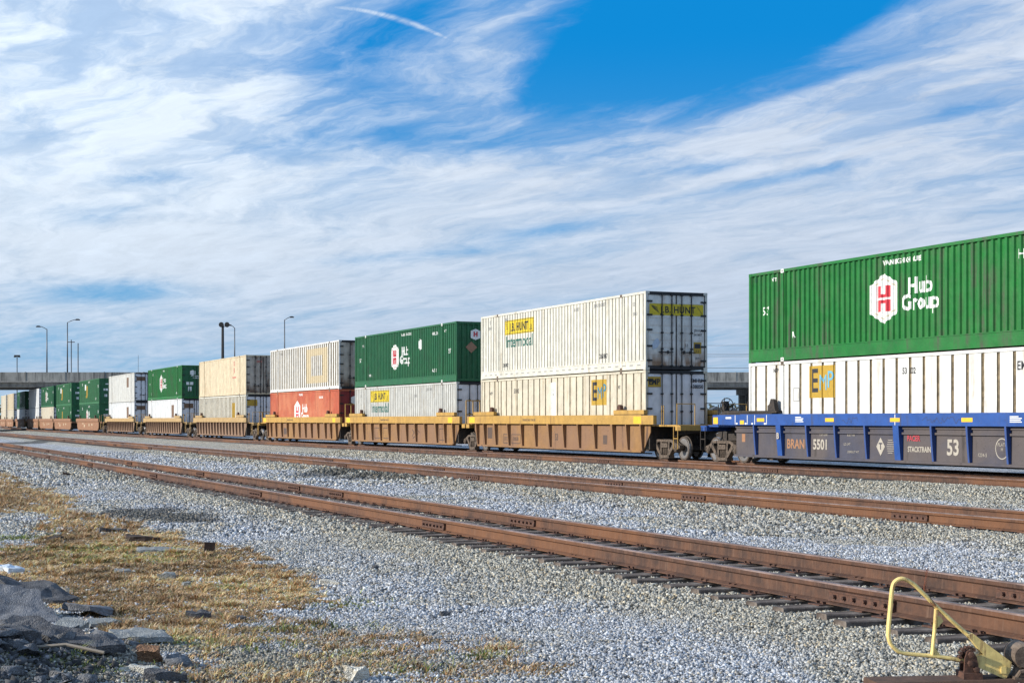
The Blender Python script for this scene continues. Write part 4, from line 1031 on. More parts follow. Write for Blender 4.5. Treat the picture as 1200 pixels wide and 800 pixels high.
for x, n_ in ((-4.75, 4), (4.9, 4)):
    for j in range(n_): d.rect(x-.22, x+.22-.04*j*(j % 2), 1.37+j*.045, 1.395+j*.045, 0)
d.rect(-9.1, -8.75, 1.47, 1.53, 0); d.text('DAY', .07, -9.0, 1.5, 0)
for x in (-8.45, -7.9, -7.5, -6.75): d.rect(x, x+.10, 1.29, 1.34, 0)
car_marks(c1, d, 'stencil', M_wht, YS)
d = Decal(); r = random.Random(5)
for x0, x1, n_ in ((1.2, 2.85, 26), (-2.55, -1.75, 12)):
    px_, pz_ = x0, 1.42
    for j in range(n_):
        nx, nz = x0+(x1-x0)*(j+1)/n_+r.uniform(-.05, .05), 1.42+r.uniform(-.09, .10); d.line(px_, pz_, nx, nz, .018, 0); px_, pz_ = nx, nz
car_marks(c1, d, 'graffiti', flat('graffiti ink', (.03, .05, .14)), YS)

GY = ['yellow well car with brown ribs under the tall white and cream stack', 'yellow well car with scrawled tag on its side under the dark green container', 'yellow well car beneath the orange red container']
ends_ = [('artic', 'coupler', 9.15, 9.62), ('artic', 'artic', None, 9.62), ('coupler', 'artic', None, 9.6)]
for i in range(3):
    e0, e1, tr, tl = ends_[i]
    c = well_car(CS[1+i], 'yellow', GY[i], (e0, e1), tr, tl)
    d = Decal(); M_st = flat('dark stencil box', (.10, .065, .05))
    if i == 0:
        d.text('53', .38, .45, .72, 0, .012, .85)
        for (a, b) in ((-5.2, -4.55), (-4.28, -3.3)):
            d.line(a, .42, b, .42, .035); d.line(a, .80, b, .80, .035); d.line(a, .42, a, .80, .035); d.line(b, .42, b, .80, .035)
        d.text('DTTX', .22, -4.87, .6, 0, .004, .8); d.text('720538', .22, -3.8, .6, 0, .004, .9)
        d.rect(-7.05, -6.5, .6, 1.1, 0); d.rect(4.75, 5.1, .5, .85, 0)
    elif i == 1:
        for (a, b) in ((-4.2, -3.2), (-2.7, -1.8), (6.0, 6.7)):
            d.line(a, .45, b, .45, .04); d.line(a, 1.0, b, 1.0, .04); d.line(a, .45, a, 1.0, .04); d.line(b, .45, b, 1.0, .04)
        for (a, b, cc_, e) in ((2.0, .95, 2.8, .5), (2.0, .6, 2.6, 1.05), (2.5, 1.05, 3.1, .8), (2.1, .5, 2.9, .75)): d.line(a, b, cc_, e, .05)
    else:
        d.rect(-4.2, -3.4, .5, .9, 0)
    car_marks(c, d, 'stencil', M_st, -(HW-.17)-.001)
    d = Decal(); d.text('THIS SIDE ONLY FOR USE', .12, -2.0, 1.43, 0, .003)
    car_marks(c, d, 'lettering', M_st, YS)
    d = Decal(); d.rect(7.6, 8.2, 1.30, 1.56, 0); d.rect(-8.9, -8.2, 1.30, 1.56, 0); car_marks(c, d, 'reflector', M_org, YS)
for i, lab in ((4, 'grimy brown well car with many ribs under the beige and white stack'), (5, 'grimy brown well car with many ribs under the green topped stack'), (6, 'grimy brown well car with many ribs under the grey white pair')):
    well_car(CS[i], 'brown', lab, ('coupler', 'coupler'), 9.9, 9.9)
for i, lab, en, tr, tl in ((7, 'smooth rust orange well car under the first pair of green containers', ('artic', 'coupler'), 9.9, 9.62), (8, 'smooth rust orange well car under the second pair of green containers', ('artic', 'artic'), None, 9.7),
                           (9, 'smooth rust orange well car under the green and beige stack', ('coupler', 'artic'), None, 9.9), (10, 'well car passing through the shadow of the overpass', ('coupler', 'coupler'), 9.9, 9.9),
                           (11, 'rust orange well car just beyond the overpass shadow', ('artic', 'coupler'), 9.9, 9.7), (12, 'rust orange well car at the left edge beyond the overpass', ('artic', 'artic'), None, 9.7), (13, 'farthest rust orange well car', ('coupler', 'artic'), None, 9.9)):
    c = well_car(CS[i], 'orange', lab, en, tr, tl)
    d = Decal()
    for a, b, e, g_ in ((-4, -3.4, .9, 1.1), (-3, -2.2, .6, .9), (1.0, 1.6, .7, 1.0), (3.2, 4.0, .8, 1.0)): d.rect(a, b, e, g_)
    car_marks(c, d, 'stencil', M_let, -(HW-.17)-.065)

# ------------------------------------------------------------------ overpass
def concrete(name, col, dark):
    m, t, b = mat_base(name); tc = t.node('ShaderNodeTexCoord').outputs['Object']
    st = t.noise(t.scale(tc, (1.2, 1, .12)), 1.3, 6, .7); bl = t.noise(tc, .6, 5)
    c = t.mix(t.smooth(st, .42, .66), col, dark); c = t.mix(t.m('MULTIPLY', t.smooth(bl, .4, .7), .4), c, dark)
    t.put(b.inputs['Base Color'], c); b.inputs['Roughness'].default_value = .9; MATS[name] = m; return m
M_con = concrete('streaked concrete', (.34, .33, .30), (.09, .09, .085)); M_con2 = concrete('girder concrete', (.36, .35, .32), (.2, .19, .18))
M_pole = flat('galvanised pole', (.10, .105, .11), .5, .4); M_dkp = flat('dark wood pole', (.030, .028, .028), .9)
YB, WB = 240.0, 26.0; ZT = 1.43+56*YB/F; br = empty('road_overpass', (0, YB+WB/2, 0)); tag(br, 'long grey concrete road overpass with streaked parapet crossing over the train', 'overpass')
def bb(name, x0, x1, y0, y1, z0, z1, m, par=br): return MB().box(x0, x1, y0-YB-WB/2, y1-YB-WB/2, z0, z1).build(name, m, par)
for yy in (YB, YB+WB-.3):
    mb = MB(); x = -260
    while x < 260: mb.box(x+.02, x+5.98, yy-YB-WB/2, yy+.28-YB-WB/2, ZT-1.35, ZT); mb.box(x-.06, x+.06, yy-.05-YB-WB/2, yy+.30-YB-WB/2, ZT-1.35, ZT+.05); x += 6
    mb.build('parapet', M_con, br)
bb('deck', -260, 260, YB-.35, YB+WB+.35, ZT-1.52, ZT-1.36, M_con2)
for k in range(9):
    y0 = YB+.5+k*(WB-1.6)/8
    mb = MB(); mb.prism_x([(y0-YB-WB/2, ZT-2.22), (y0+.6-YB-WB/2, ZT-2.22), (y0+.6-YB-WB/2, ZT-2.08), (y0+.42-YB-WB/2, ZT-1.98), (y0+.42-YB-WB/2, ZT-1.53), (y0+.12-YB-WB/2, ZT-1.53), (y0+.12-YB-WB/2, ZT-1.98), (y0-YB-WB/2, ZT-2.08)], -260, 260)
    mb.build('girder', M_con2, br)
for x in (-215, -185, -112, -52, -18, 8, 28.2, 38.6, 62, 100, 140, 190):
    mb = MB(); mb.box(x-.9, x+.9, -WB/2+.3, WB/2-.3, ZT-3.1, ZT-2.23)
    for yy in (-WB/2+1.5, -3.5, 3.5, WB/2-1.5): mb.box(x-.6, x+.6, yy-.6, yy+.6, -.6, ZT-3.09)
    mb.build('pier', M_con, br)
# ------------------------------------------------------------------ lamps, poles and wires
def lamp(px, ytop, yb, Yd, hx, hy, label, r=.085, cat='street lamp', base=None):
    k = Yd/F; X = (px-600)*k; zt = HC+(492-ytop)*k; z0 = ZT-.1 if base is None else base
    t = empty('street_lamp', (X, Yd, z0)); tag(t, label, cat, 'street lamps on the overpass')
    ax = (hx-px)*k; az_ = HC+(492-hy)*k-z0; h = zt-z0-.2
    MB().tube([(0, 0, 0), (0, 0, h)], [r*1.25, r*.8], 10).build('pole', M_pole, t, True)
    MB().tube([(0, 0, h-.05), (ax*.3, 0, h+(az_-h)*.45), (ax*.65, 0, az_-.02), (ax, 0, az_)], .05, 8).build('arm', M_pole, t, True)
    s_ = 1 if ax > 0 else -1
    mb = MB(); mb.prism_y([(ax-.32, az_-.10), (ax+.32, az_-.10), (ax+.34, az_+.02), (ax+.15, az_+.12), (ax-.15, az_+.12), (ax-.34, az_+.02)], -.16, .16); mb.build('lamp_head', M_dkp, t)
    return t
lamp(55, 384, 436, YB+.2, 45, 382.5, 'lamp on the overpass with its arm pointing left')
lamp(79, 376, 436, YB+.2, 91, 374.5, 'taller lamp on the overpass at left with its arm pointing right')
lamp(275, 382.5, 436, YB+.2, 269, 381, 'thin lamp rising behind the beige container next to the dark floodlight pole')
lamp(333.5, 373, 436, YB+.2, 342, 371.5, 'lamp with arm to the right behind the faded square container')
X = (261-600)/F*205; t = empty('floodlight_pole', (X, 205, -.35)); tag(t, 'thick dark floodlight pole with two round lamps behind the beige container', 'floodlight pole')
zt = HC+(492-381)/F*205+.35
MB().tube([(0, 0, 0), (0, 0, zt)], [.26, .16], 10).build('pole', M_dkp, t, True)
for sx_ in (-1, 1):
    mb = MB(); cx_ = -.12 if sx_ < 0 else .62
    mb.tube([(0, 0, zt-.2), (cx_, 0, zt-.1)], .05, 6); mb.lathe_y([(.12, .25), (.30, .0), (.34, -.22), (.28, -.24)], (cx_, -.15, zt+.05), 16); mb.build('floodlight', M_dkp, t)
def upole(px, ytop, Yd, label, arm, r=.13, m=M_pole, name='utility_pole', cat='utility pole'):
    X = (px-600)/F*Yd; t = empty(name, (X, Yd, -.35)); tag(t, label, cat); h = HC+(492-ytop)/F*Yd+.35
    MB().tube([(0, 0, 0), (0, 0, h)], [r, r*.75], 8).build('pole', m, t, True)
    if arm: MB().box(-arm, arm, -.06, .06, h-.55, h-.40).build('cross_arm', M_dkp, t)
    return t, h
upole(83.5, 398, 310, 'pole with small crossarm just right of the tall left lamp', .7)
upole(91.5, 402, 312, 'plain bare pole rising beyond the overpass right of the left lamps', 0)
upole(162, 416, 330, 'very thin mast rising above the grey white container', 0, .05)
t, h = upole(20, 417, 420, 'small distant light mast at the far left', 0, .16)
MB().box(-.7, .7, -.3, .3, h-.1, h+.25).box(-.8, -.3, -.3, .3, h-.35, h-.05).box(.3, .8, -.3, .3, h-.35, h-.05).build('lamp_cluster', M_dkp, t)
upole(849, 466, 330, 'short pole seen under the overpass in the gap between the rail cars', 0, .10, M_dkp)
p1, h1 = upole(640, 396, 320, 'utility pole hidden behind the white container stack', 1.2, .16, M_dkp)
p2, h2 = upole(1110, 380, 320, 'utility pole hidden behind the bright green container', 1.2, .16, M_dkp)
for i, (ya, yb_, r_) in enumerate(((405, 402, .025), (415, 413, .035), (418, 415, .025), (430.5, 429.5, .04), (438, 437, .02))):
    xa, xb = (640-600)/F*320, (1110-600)/F*320; za = HC+(492-ya)/F*320; zb2 = HC+(492-yb_)/F*320
    pts = [(xa+(xb-xa)*q/14, 320, za+(zb2-za)*q/14-1.1*4*(q/14)*(1-q/14)+.9) for q in range(15)]
    o = MB().tube(pts, r_, 5).build('power_line', M_dkp)
    tag(o, ['uppermost', 'second', 'third', 'fourth', 'lowest'][i]+' power line crossing the sky between the two nearest stacks', 'power line', 'power lines in the gap')
# distant trees and sheds seen under the overpass
def treeline():
    n = 9000; X = rng.uniform(-420, 420, n); h = 4.2+3.0*fbm(X*.05, X*0+2, 61)+1.5*fbm(X*.4, X*0+1, 63)
    Z = -.4+h*rng.random(n)**.8; Y = 560+rng.uniform(-8, 8, n); sz = rng.uniform(.5, 1.3, n)
    tri = rng.normal(size=(n, 3, 3))*sz[:, None, None]*.8
    V = (np.stack([X, Y, Z], 1)[:, None, :]+tri).reshape(-1, 3); Fc = np.arange(3*n).reshape(-1, 3)
    me = fast_mesh('distant_trees', V, Fc, 3); set_col(me, np.repeat(np.array([[.05, .06, .045]])*rng.uniform(.5, 1.5, (n, 1)), 3, 0)); me.materials.append(tinted('distant foliage'))
    tag(obj('distant_trees', me), 'dark band of far off trees on the horizon under the overpass', 'trees', None, 'stuff')
treeline()
for (px, w_, yt, lab) in ((838, 9, 476, 'low dark shed under the overpass in the gap'), (858, 8, 477.5, 'second low dark shed right of the first under the overpass')):
    Yd = 420; k = Yd/F; X = (px-600)*k; t = empty('shed', (X, Yd, -.4)); tag(t, lab, 'shed'); h = HC+(492-yt)*k+.4
    MB().box(-w_*k/2, w_*k/2, -3, 3, 0, h-.8).build('wall', flat('dark sheet wall', (.05, .055, .06)), t)
    MB().prism_y([(-w_*k/2-.3, h-.8), (w_*k/2+.3, h-.8), (0, h)], -3.2, 3.2).build('roof', flat('dark sheet roof', (.07, .08, .10)), t)

# ------------------------------------------------------------------ foreground: switch stand, weed, rubble
M_sy = paint('chipped pale yellow paint', (.78, .60, .22), (.20, .09, .04), 1.0, .5, 5.0, .50, .66)
YS_ = 10.35; kS = YS_/F
def sw(px, py, dy=0.0): return ((px-1120)*kS, dy, HC-(py-492)*kS)
t = empty('switch_stand', ((1120-600)*kS, YS_, 0)); tag(t, 'pale yellow looped lever of a ground switch stand beside the near track', 'switch stand')
def smooth_path(p, n=6):
    o = []
    for i in range(len(p)-1):
        a, b, c, d_ = Vector(p[max(i-1, 0)]), Vector(p[i]), Vector(p[i+1]), Vector(p[min(i+2, len(p)-1)])
        for j in range(n):
            u = j/n; o.append(.5*((2*b)+(c-a)*u+(2*a-5*b+4*c-d_)*u*u+(-a+3*b-3*c+d_)*u**3))
    o.append(Vector(p[-1])); return o
def flatbar(pts, wy, th_):
    """rectangular bar along a path in the xz plane"""
    mb = MB(); rings = []
    for i, p in enumerate(pts):
        tg = (pts[min(i+1, len(pts)-1)]-pts[max(i-1, 0)]).normalized(); nrm = Vector((tg.z, 0, -tg.x)); yv = Vector((0, 1, 0))
        c = .35
        prof_ = [(-1, -c), (-c, -1), (c, -1), (1, -c), (1, c), (c, 1), (-c, 1), (-1, c)]
        rings.append([p+nrm*(a*th_/2)+yv*(b*wy/2) for a, b in prof_])
    n = 8; v = [q for r in rings for q in r]; f = [(i*n+k, i*n+(k+1) % n, (i+1)*n+(k+1) % n, (i+1)*n+k) for i in range(len(rings)-1) for k in range(n)]
    f += [tuple(range(n)), tuple(range(len(v)-1, len(v)-n-1, -1))]; mb.add(v, f); return mb
loop = smooth_path([sw(1150, 757), sw(1128, 738), sw(1098, 711), sw(1075, 688), sw(1066, 681), sw(1057, 677.5), sw(1049, 681), sw(1045.5, 690), sw(1043, 715), sw(1041, 738), sw(1042, 750), sw(1048, 759), sw(1058, 764.5), sw(1080, 767), sw(1105, 769.5), sw(1142, 776)])
flatbar(loop, .050, .026).build('lever_loop', M_sy, t)
flatbar([Vector(sw(1097, 713)), Vector(sw(1095, 740)), Vector(sw(1092, 768))], .045, .022).build('brace', M_sy, t)
MB().prism_y([(sw(*p)[0], sw(*p)[2]) for p in ((1101, 721), (1105, 727), (1098, 735), (1098, 722))], -.012, .012).prism_y([(sw(*p)[0], sw(*p)[2]) for p in ((1094, 756), (1101, 766), (1094, 767))], -.012, .012).build('gusset', M_sy, t)
mb = MB(); mb.prism_y([(sw(*p)[0], sw(*p)[2]) for p in ((1131, 742), (1138, 741), (1183, 774), (1182, 784), (1176, 794), (1139, 778), (1139, 768), (1150, 765))], -.045, .045); mb.build('weight_plate', M_sy, t)
mb = MB(); mb.box(sw(1170, 0)[0], sw(1176, 0)[0], -.060, -.046, sw(0, 787)[2], sw(0, 779)[2]); mb.build('plate_lug', M_sy, t)
mb = MB()
mb.box(sw(1125, 0)[0], sw(1147, 0)[0], -.09, .10, sw(0, 800)[2], sw(0, 786)[2])
for dy_ in (-.055, .045): mb.prism_y([(sw(*p)[0], sw(*p)[2]) for p in ((1127, 787), (1145, 787), (1142, 768), (1136, 759), (1131, 761), (1128, 770))], dy_, dy_+.018)
for (bx_, bz_) in ((1135, 765), (1134, 775), (1141, 782)): mb.lathe_y([(.010, -.085), (.020, -.083), (.020, .085), (.010, .087)], (sw(bx_, 0)[0], 0, sw(0, bz_)[2]), 6)
for i in range(7): a = i*.45+.9; mb.lathe_y([(.012, -.03), (.012, .03)], (sw(1134, 0)[0]+.055*math.cos(a), 0, sw(0, 769)[2]+.062*math.sin(a)), 6)
mb.build('rusty_pivot', M_bar, t)
mb = MB(); mb.lathe_y([(.03, -.10), (.07, -.10), (.085, -.08), (.085, .10), (.04, .12)], (sw(1199, 0)[0], .05, sw(0, 768)[2]), 20)
mb.box(sw(1184, 0)[0], sw(1225, 0)[0], -.10, .2, sw(0, 800)[2], sw(0, 790)[2]); mb.prism_y([(sw(*p)[0], sw(*p)[2]) for p in ((1186, 791), (1192, 774), (1206, 762), (1222, 764), (1224, 791))], -.03, .03); mb.tube([sw(1186, 792, -.08), sw(1190, 784, -.10), sw(1215, 780, -.10)], .016, 8); mb.build('crank_housing', rusty('housing iron', (.07, .045, .032), (.20, .15, .11), .8, 14), t)
mb = MB(); mb.tube([sw(1220, 775, .1), (sw(1220, 0)[0]+.5, .75, -.12)], .022, 8); mb.build('connecting_rod', M_bar, t)
# headblock tie beneath the stand
p = Vector(((1105-600)*kS, YS_, 0)); z = gz(p.x, p.y)
o = MB().prism_x([(-.14, -.2), (.14, -.2), (.14, .04), (.12, .055), (-.12, .055), (-.14, .04)], -.55, 1.6).build('head_tie', M_tierail); o.location = (p.x+.05, p.y-.03, HC-(803-492)*kS+.0); o.rotation_euler = (0, 0, R(7))
tag(o, 'long dark wooden tie the switch stand is mounted on', 'wooden tie')
# weed by the near rail
def weed():
    p = at(1080, 722); t = empty('dead_weed', (p.x, p.y, p.z)); tag(t, 'tall thin dead reddish weed beside the near rail behind the lever', 'weed')
    M = flat('dead red stem', (.26, .085, .045)); mb = MB(); r = random.Random(3); k = p.y/F
    pts = [Vector((0, 0, 0)), Vector((.01, 0, .12)), Vector((.02, 0, .25)), Vector((.045, 0, .40))]; mb.tube(pts, [.005, .004, .003, .0015], 5)
    for i in range(46):
        q = r.random(); b = Vector((.045*q, 0, .40*q)); l = r.uniform(.02, .06); a = r.uniform(0, 6.28); mb.tube([b, b+Vector((math.cos(a)*l*.5, math.sin(a)*l*.5, l))], [.0022, .0008], 4)
    mb.build('stem', M, t)
    mb = MB()
    for i in range(60):
        a = r.uniform(0, 6.28); l = r.uniform(.04, .13); b = Vector((r.gauss(-.03, .05), r.gauss(0, .03), 0)); mb.tube([b, b+Vector((math.cos(a)*l*.5, math.sin(a)*l*.5, l*.5)), b+Vector((math.cos(a)*l, math.sin(a)*l*.8, l*.55))], [.003, .002, .001], 4)
    mb.build('leaf_tuft', M, t)
weed()
def rough_stone(name, cols, sc=8):
    m, t, b = mat_base(name); tc = t.node('ShaderNodeTexCoord').outputs['Object']
    c = t.mix(t.smooth(t.noise(tc, sc, 7, .7), .3, .7), cols[0], cols[1]); vo = t.node('ShaderNodeTexVoronoi'); t.put(vo.inputs['Vector'], tc); vo.inputs['Scale'].default_value = 90
    hs = t.node('ShaderNodeSeparateColor'); t.l.new(vo.outputs['Color'], hs.inputs[0]); c = t.mix(t.m('MULTIPLY', t.smooth(hs.outputs[0], .8, .95), .4), c, tuple(min(1, x*1.7) for x in cols[1]))
    t.put(b.inputs['Base Color'], c); b.inputs['Roughness'].default_value = .95
    bp = t.node('ShaderNodeBump'); bp.inputs['Strength'].default_value = .9; bp.inputs['Distance'].default_value = .02
    t.put(bp.inputs['Height'], t.m('ADD', t.noise(tc, 14, 6, .7), t.m('MULTIPLY', vo.outputs['Distance'], -.5))); t.l.new(bp.outputs[0], b.inputs['Normal']); return m
M_asph = rough_stone('broken asphalt', ((.10, .105, .115), (.20, .205, .22))); M_asphd = rough_stone('dark broken asphalt', ((.045, .045, .05), (.13, .13, .135)))
M_conc = rough_stone('broken pale concrete', ((.17, .18, .18), (.30, .315, .31))); M_rock = rough_stone('pale rock', ((.48, .44, .36), (.68, .65, .56))); M_brick = rough_stone('brown rock', ((.13, .065, .035), (.27, .15, .08))); M_debris = rough_stone('dark debris', ((.03, .022, .018), (.09, .06, .045)))
def slab(px, py, w_, dpt, th_, rz, tiltx, tilty, m, label, cat, seed, lift=0.0, name='asphalt_chunk', group='chunks of broken asphalt'):
    r = random.Random(seed); p = at(px, py); n = r.randint(7, 10); base_ = []
    for i in range(n): a = 2*math.pi*i/n+r.uniform(-.25, .25); q = r.uniform(.62, 1.12); base_.append((math.cos(a)*w_/2*q, math.sin(a)*dpt/2*q))
    bm = bmesh.new(); vb = [bm.verts.new((x*1.04, y*1.04, -th_*.5+r.uniform(-.02, .02))) for x, y in base_]; vt = [bm.verts.new((x, y, th_*.5+r.uniform(-.012, .012))) for x, y in base_]
    bm.faces.new(vb[::-1]); bm.faces.new(vt)
    for i in range(n): bm.faces.new((vb[i], vb[(i+1) % n], vt[(i+1) % n], vt[i]))
    bmesh.ops.triangulate(bm, faces=bm.faces[:]); bmesh.ops.subdivide_edges(bm, edges=bm.edges[:], cuts=2, use_grid_fill=True)
    bmesh.ops.subdivide_edges(bm, edges=[e for e in bm.edges if e.calc_length() > .12], cuts=1, use_grid_fill=True)
    for v in bm.verts:
        q = v.co*5; k = .16*th_+.022
        v.co += Vector((float(fbm(np.array([q.x+9]), np.array([q.z+q.y]), seed)[0])-.5, float(fbm(np.array([q.y]), np.array([q.x+q.z+5]), seed+1)[0])-.5, float(fbm(np.array([q.x*.8]), np.array([q.y*.8]), seed+2)[0])-.5))*k*3.0
    me = bpy.data.meshes.new(name); bm.to_mesh(me); bm.free(); me.materials.append(m)
    o = obj(name, me); o.location = (p.x, p.y, p.z+th_*.25+lift); o.rotation_euler = (R(tiltx), R(tilty), R(rz)); tag(o, label, cat, group if cat == 'asphalt chunk' else None); return o
AC = 'asphalt chunk'
slab(24, 726, 1.0, .62, .07, -25, 14, 17, M_asph, 'largest smooth grey asphalt slab leaning at the left edge', AC, 1, .10)
slab(48, 706, .85, .5, .06, -20, 6, 17, M_asphd, 'dark cracked asphalt chunk above the largest slab', AC, 2, .10)
slab(8, 697, .55, .5, .06, 10, 5, 14, M_asphd, 'dark asphalt chunk highest on the pile at the left edge', AC, 12, .10)
slab(105, 722, .62, .40, .05, 5, -4, 6, M_asph, 'flat grey asphalt slab at the far tip of the pile beside the dry grass', AC, 3, .05)
slab(122, 735, .30, .26, .05, 25, 4, 3, M_conc, 'pale bluish slab piece at the right tip of the pile', AC, 4, .02)
slab(58, 753, .60, .30, .06, -12, 14, 8, M_asphd, 'dark jagged asphalt chunk in the middle of the pile', AC, 5, .06)
slab(30, 742, .42, .30, .07, 30, 16, -6, M_asphd, 'black jagged asphalt chunk right below the largest slab', AC, 6, .05)
slab(98, 764, .58, .28, .06, 6, 10, 6, M_asphd, 'wide dark asphalt chunk low in the front of the pile', AC, 7, .04)
slab(15, 765, .40, .34, .08, 60, 10, 10, M_asphd, 'dark chunk low at the left edge of the pile', AC, 8, .03)
slab(163, 752, .50, .40, .05, 12, 6, 2, M_conc, 'flat pale grey concrete slab right of the asphalt pile', 'concrete slab', 9, .04, 'concrete_slab')
slab(82, 742, .34, .24, .04, -30, 8, 4, M_conc, 'light grey broken slab in the centre of the pile', 'concrete slab', 10, .07, 'concrete_slab')
slab(170, 775, .20, .18, .10, 20, 12, -8, M_brick, 'brown angular rock in front of the pale slab', 'rock', 11, .03, 'rock')
slab(168, 789, .30, .12, .05, 8, 3, 2, M_rock, 'long flat pale stone at the bottom left', 'rock', 13, .0, 'rock')
slab(190, 797, .30, .16, .06, 15, 5, 2, M_asphd, 'dark rock at the bottom edge beside the flat pale stone', 'rock', 14, .02, 'rock')
slab(388, 686, .30, .14, .06, 5, 3, 4, M_rock, 'flat whitish stone lying on the gravel past the tip of the dry grass', 'rock', 15, .0, 'rock')
slab(416, 797, .19, .16, .10, 5, 3, 4, M_rock, 'white rock at the bottom edge of the gravel', 'rock', 16, .02, 'rock')
slab(230, 725, .22, .12, .07, 5, 6, 4, M_asphd, 'dark flat rock in the grass centre left', 'rock', 17, .0, 'rock')
slab(281, 728, .09, .07, .06, 5, 6, 4, M_asphd, 'small black rock right of the dark flat rock', 'rock', 18, .0, 'rock')
slab(77, 699, .10, .08, .08, 5, 6, 4, M_rock, 'small round tan rock in the grass above the pile', 'rock', 19, .0, 'rock')
slab(142, 672, .24, .10, .07, 0, 6, 4, M_conc, 'bluish grey stone in the dry grass, left of two', 'rock', 20, .0, 'rock')
slab(195, 678, .20, .10, .07, 0, 6, 4, M_conc, 'bluish grey stone with green weeds, right of two in the dry grass', 'rock', 21, .0, 'rock')
slab(215, 687, .13, .08, .06, 0, 6, 4, M_conc, 'small tan grey stone at the lower right of the dry grass', 'rock', 22, .0, 'rock')
slab(121, 668, .10, .09, .06, 0, 6, 4, M_debris, 'small black stone in the dry grass', 'rock', 23, .0, 'rock')
slab(135, 624, .55, .25, .09, 10, 3, 4, M_asphd, 'dark flat debris in the grass beyond the green patch', 'debris', 24, .0, 'debris')
slab(165, 635, .50, .25, .09, -8, 3, 4, M_debris, 'reddish dark debris in the grass behind the black stump', 'debris', 25, .0, 'debris')
slab(190, 626, .40, .12, .05, 4, 3, 4, M_debris, 'thin dark strip of debris at the edge of the gravel', 'debris', 26, .0, 'debris')
slab(188, 646, .9, .35, .05, 6, 1, 2, M_conc, 'long grey flat slab buried in the dry grass', 'concrete slab', 27, .0, 'concrete_slab')
slab(66, 634, .22, .2, .10, 6, 1, 2, M_debris, 'dark brown lump in the green grass', 'debris', 28, .0, 'debris')
slab(440, 668, .10, .09, .06, 0, 6, 4, M_asphd, 'small black stone alone on the gravel in the middle', 'rock', 30, .0, 'rock')
slab(521, 722, .11, .06, .05, 0, 6, 4, M_asphd, 'small dark stone on the gravel nearer the camera', 'rock', 31, .0, 'rock')
slab(118, 548, .40, .3, .20, 0, 6, 4, M_rock, 'lone pale rock far out on the gravel', 'rock', 32, .0, 'rock')
slab(83, 557, .6, .16, .10, 20, 3, 6, M_debris, 'dark stick like debris far out on the gravel', 'debris', 33, .0, 'debris')
p = at(245, 649); o = MB().prism_x([(-.07, 0), (.07, 0), (.065, .17), (-.06, .185)], -.07, .07).build('post_stump', M_tierail); o.location = (p.x, p.y, p.z-.02); o.rotation_euler = (0, R(3), R(12)); tag(o, 'short square black post stump standing in the gravel', 'stump')
M_rub = tinted('rubble stone'); M_flake = rough_stone("asphalt flake", ((.07, .072, .078), (.20, .205, .215)), 11)
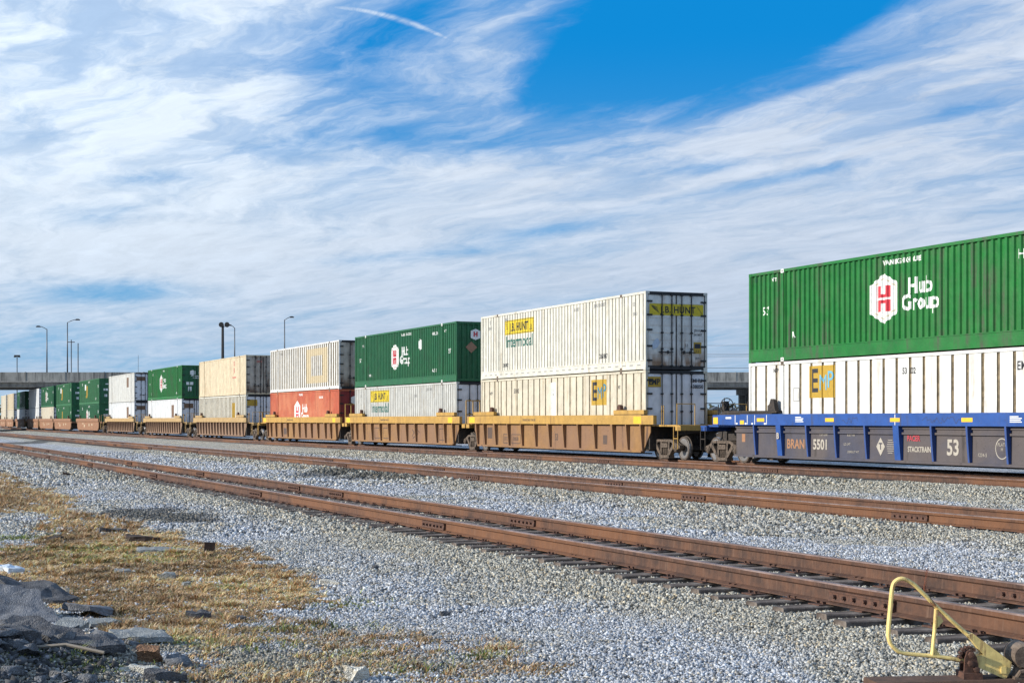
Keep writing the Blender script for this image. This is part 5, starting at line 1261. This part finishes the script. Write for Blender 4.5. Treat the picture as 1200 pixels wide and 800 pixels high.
def rubble():
    n = 9000; X = rng.normal(-4.1, .6, n); Y = rng.normal(10.3, .8, n); k = (Y > 8.7); X, Y = X[k], Y[k]; n = len(X)
    Z = ground_z(X, Y)+.01; octa = np.array([(1,0,0),(-1,0,0),(0,1,0),(0,-1,0),(0,0,1),(0,0,-1)], float); cf = np.array([(0,2,4),(2,1,4),(1,3,4),(3,0,4),(2,0,5),(1,2,5),(3,1,5),(0,3,5)])
    sz = .008+.030*rng.random(n)**2.5
    V = (octa[None]+.4*rng.uniform(-1, 1, (n, 6, 3)))*(sz[:, None, None]*rng.uniform(.5, 1.5, (n, 1, 3)))
    V = np.einsum('nij,nkj->nki', rand_rot(n), V)+np.stack([X, Y, Z], 1)[:, None, :]; Fc = cf[None]+6*np.arange(n)[:, None, None]
    m2 = 150; X2 = rng.normal(-4.0, .5, m2); Y2 = rng.normal(10.7, .7, m2); Z2 = ground_z(X2, Y2)+.02+.05*rng.random(m2); ang = np.arange(7)*2*math.pi/7
    sz2 = .025+.085*rng.random(m2)**1.8; rr = sz2[:, None]*rng.uniform(.45, 1.25, (m2, 7)); th2 = sz2*rng.uniform(.12, .4, m2)
    ring = np.stack([rr*np.cos(ang), rr*np.sin(ang)], -1)
    low = np.concatenate([ring*1.1, -th2[:, None, None]*np.ones((m2, 7, 1))], -1); up_ = np.concatenate([ring*.95, th2[:, None, None]*np.ones((m2, 7, 1))+rng.uniform(-.006, .006, (m2, 7, 1))], -1)
    cen = np.zeros((m2, 1, 3)); cen[:, 0, 2] = th2*1.05
    W = np.concatenate([low, up_, cen], 1); tl = rng.normal(0, .28, (m2, 2)); W[..., :2] += rng.normal(0, .012, W[..., :2].shape); W[..., 2] += rng.normal(0, .004, W[..., 2].shape); W[..., 2] += W[..., 0]*tl[:, :1]+W[..., 1]*tl[:, 1:]; W += np.stack([X2, Y2, Z2], 1)[:, None, :]
    cf2 = [(i, (i+1) % 7, (i+1) % 7+7) for i in range(7)]+[(i, (i+1) % 7+7, i+7) for i in range(7)]+[(7+i, 7+(i+1) % 7, 14) for i in range(7)]
    Fc2 = np.array(cf2)[None]+15*np.arange(m2)[:, None, None]
    me2 = fast_mesh('rubble', W.reshape(-1, 3), Fc2.reshape(-1, 3), 3); set_col(me2, np.repeat(np.array([[.085, .087, .095]])*rng.choice([.45, .8, 1.4, 2.2], m2, p=[.3, .35, .25, .1])[:, None], 15, 0)); me2.materials.append(M_flake)
    tag(obj('asphalt_rubble', me2), 'small flat broken asphalt flakes lying round the large slabs', 'rubble', None, 'stuff')
    me = fast_mesh('rubble', V.reshape(-1, 3), Fc.reshape(-1, 3), 3); c = np.array([[.10, .10, .105]])*rng.choice([.4, .8, 1.3, 2.6], n, p=[.35, .35, .2, .1])[:, None]
    set_col(me, np.repeat(c, 6, 0)); me.materials.append(M_rub); tag(obj('rubble', me), 'small dark broken asphalt bits round the pile at the lower left', 'rubble', None, 'stuff')
rubble()
p = at(14, 671); o = slab(14, 671, .34, .18, .08, 10, 4, 6, flat('pale plastic', (.62, .70, .78)), 'crumpled pale blue plastic scrap at the left edge of the grass', 'litter', 40, .01, 'litter')
p = at(75, 765); o = MB().tube([(-.3, 0, 0), (.05, .02, .03), (.32, -.02, -.02)], .012, 6).build('stick', flat('bare stick', (.30, .25, .19))); o.location = (p.x, p.y-.15, p.z+.05); tag(o, 'thin pale stick in front of the asphalt pile', 'stick')
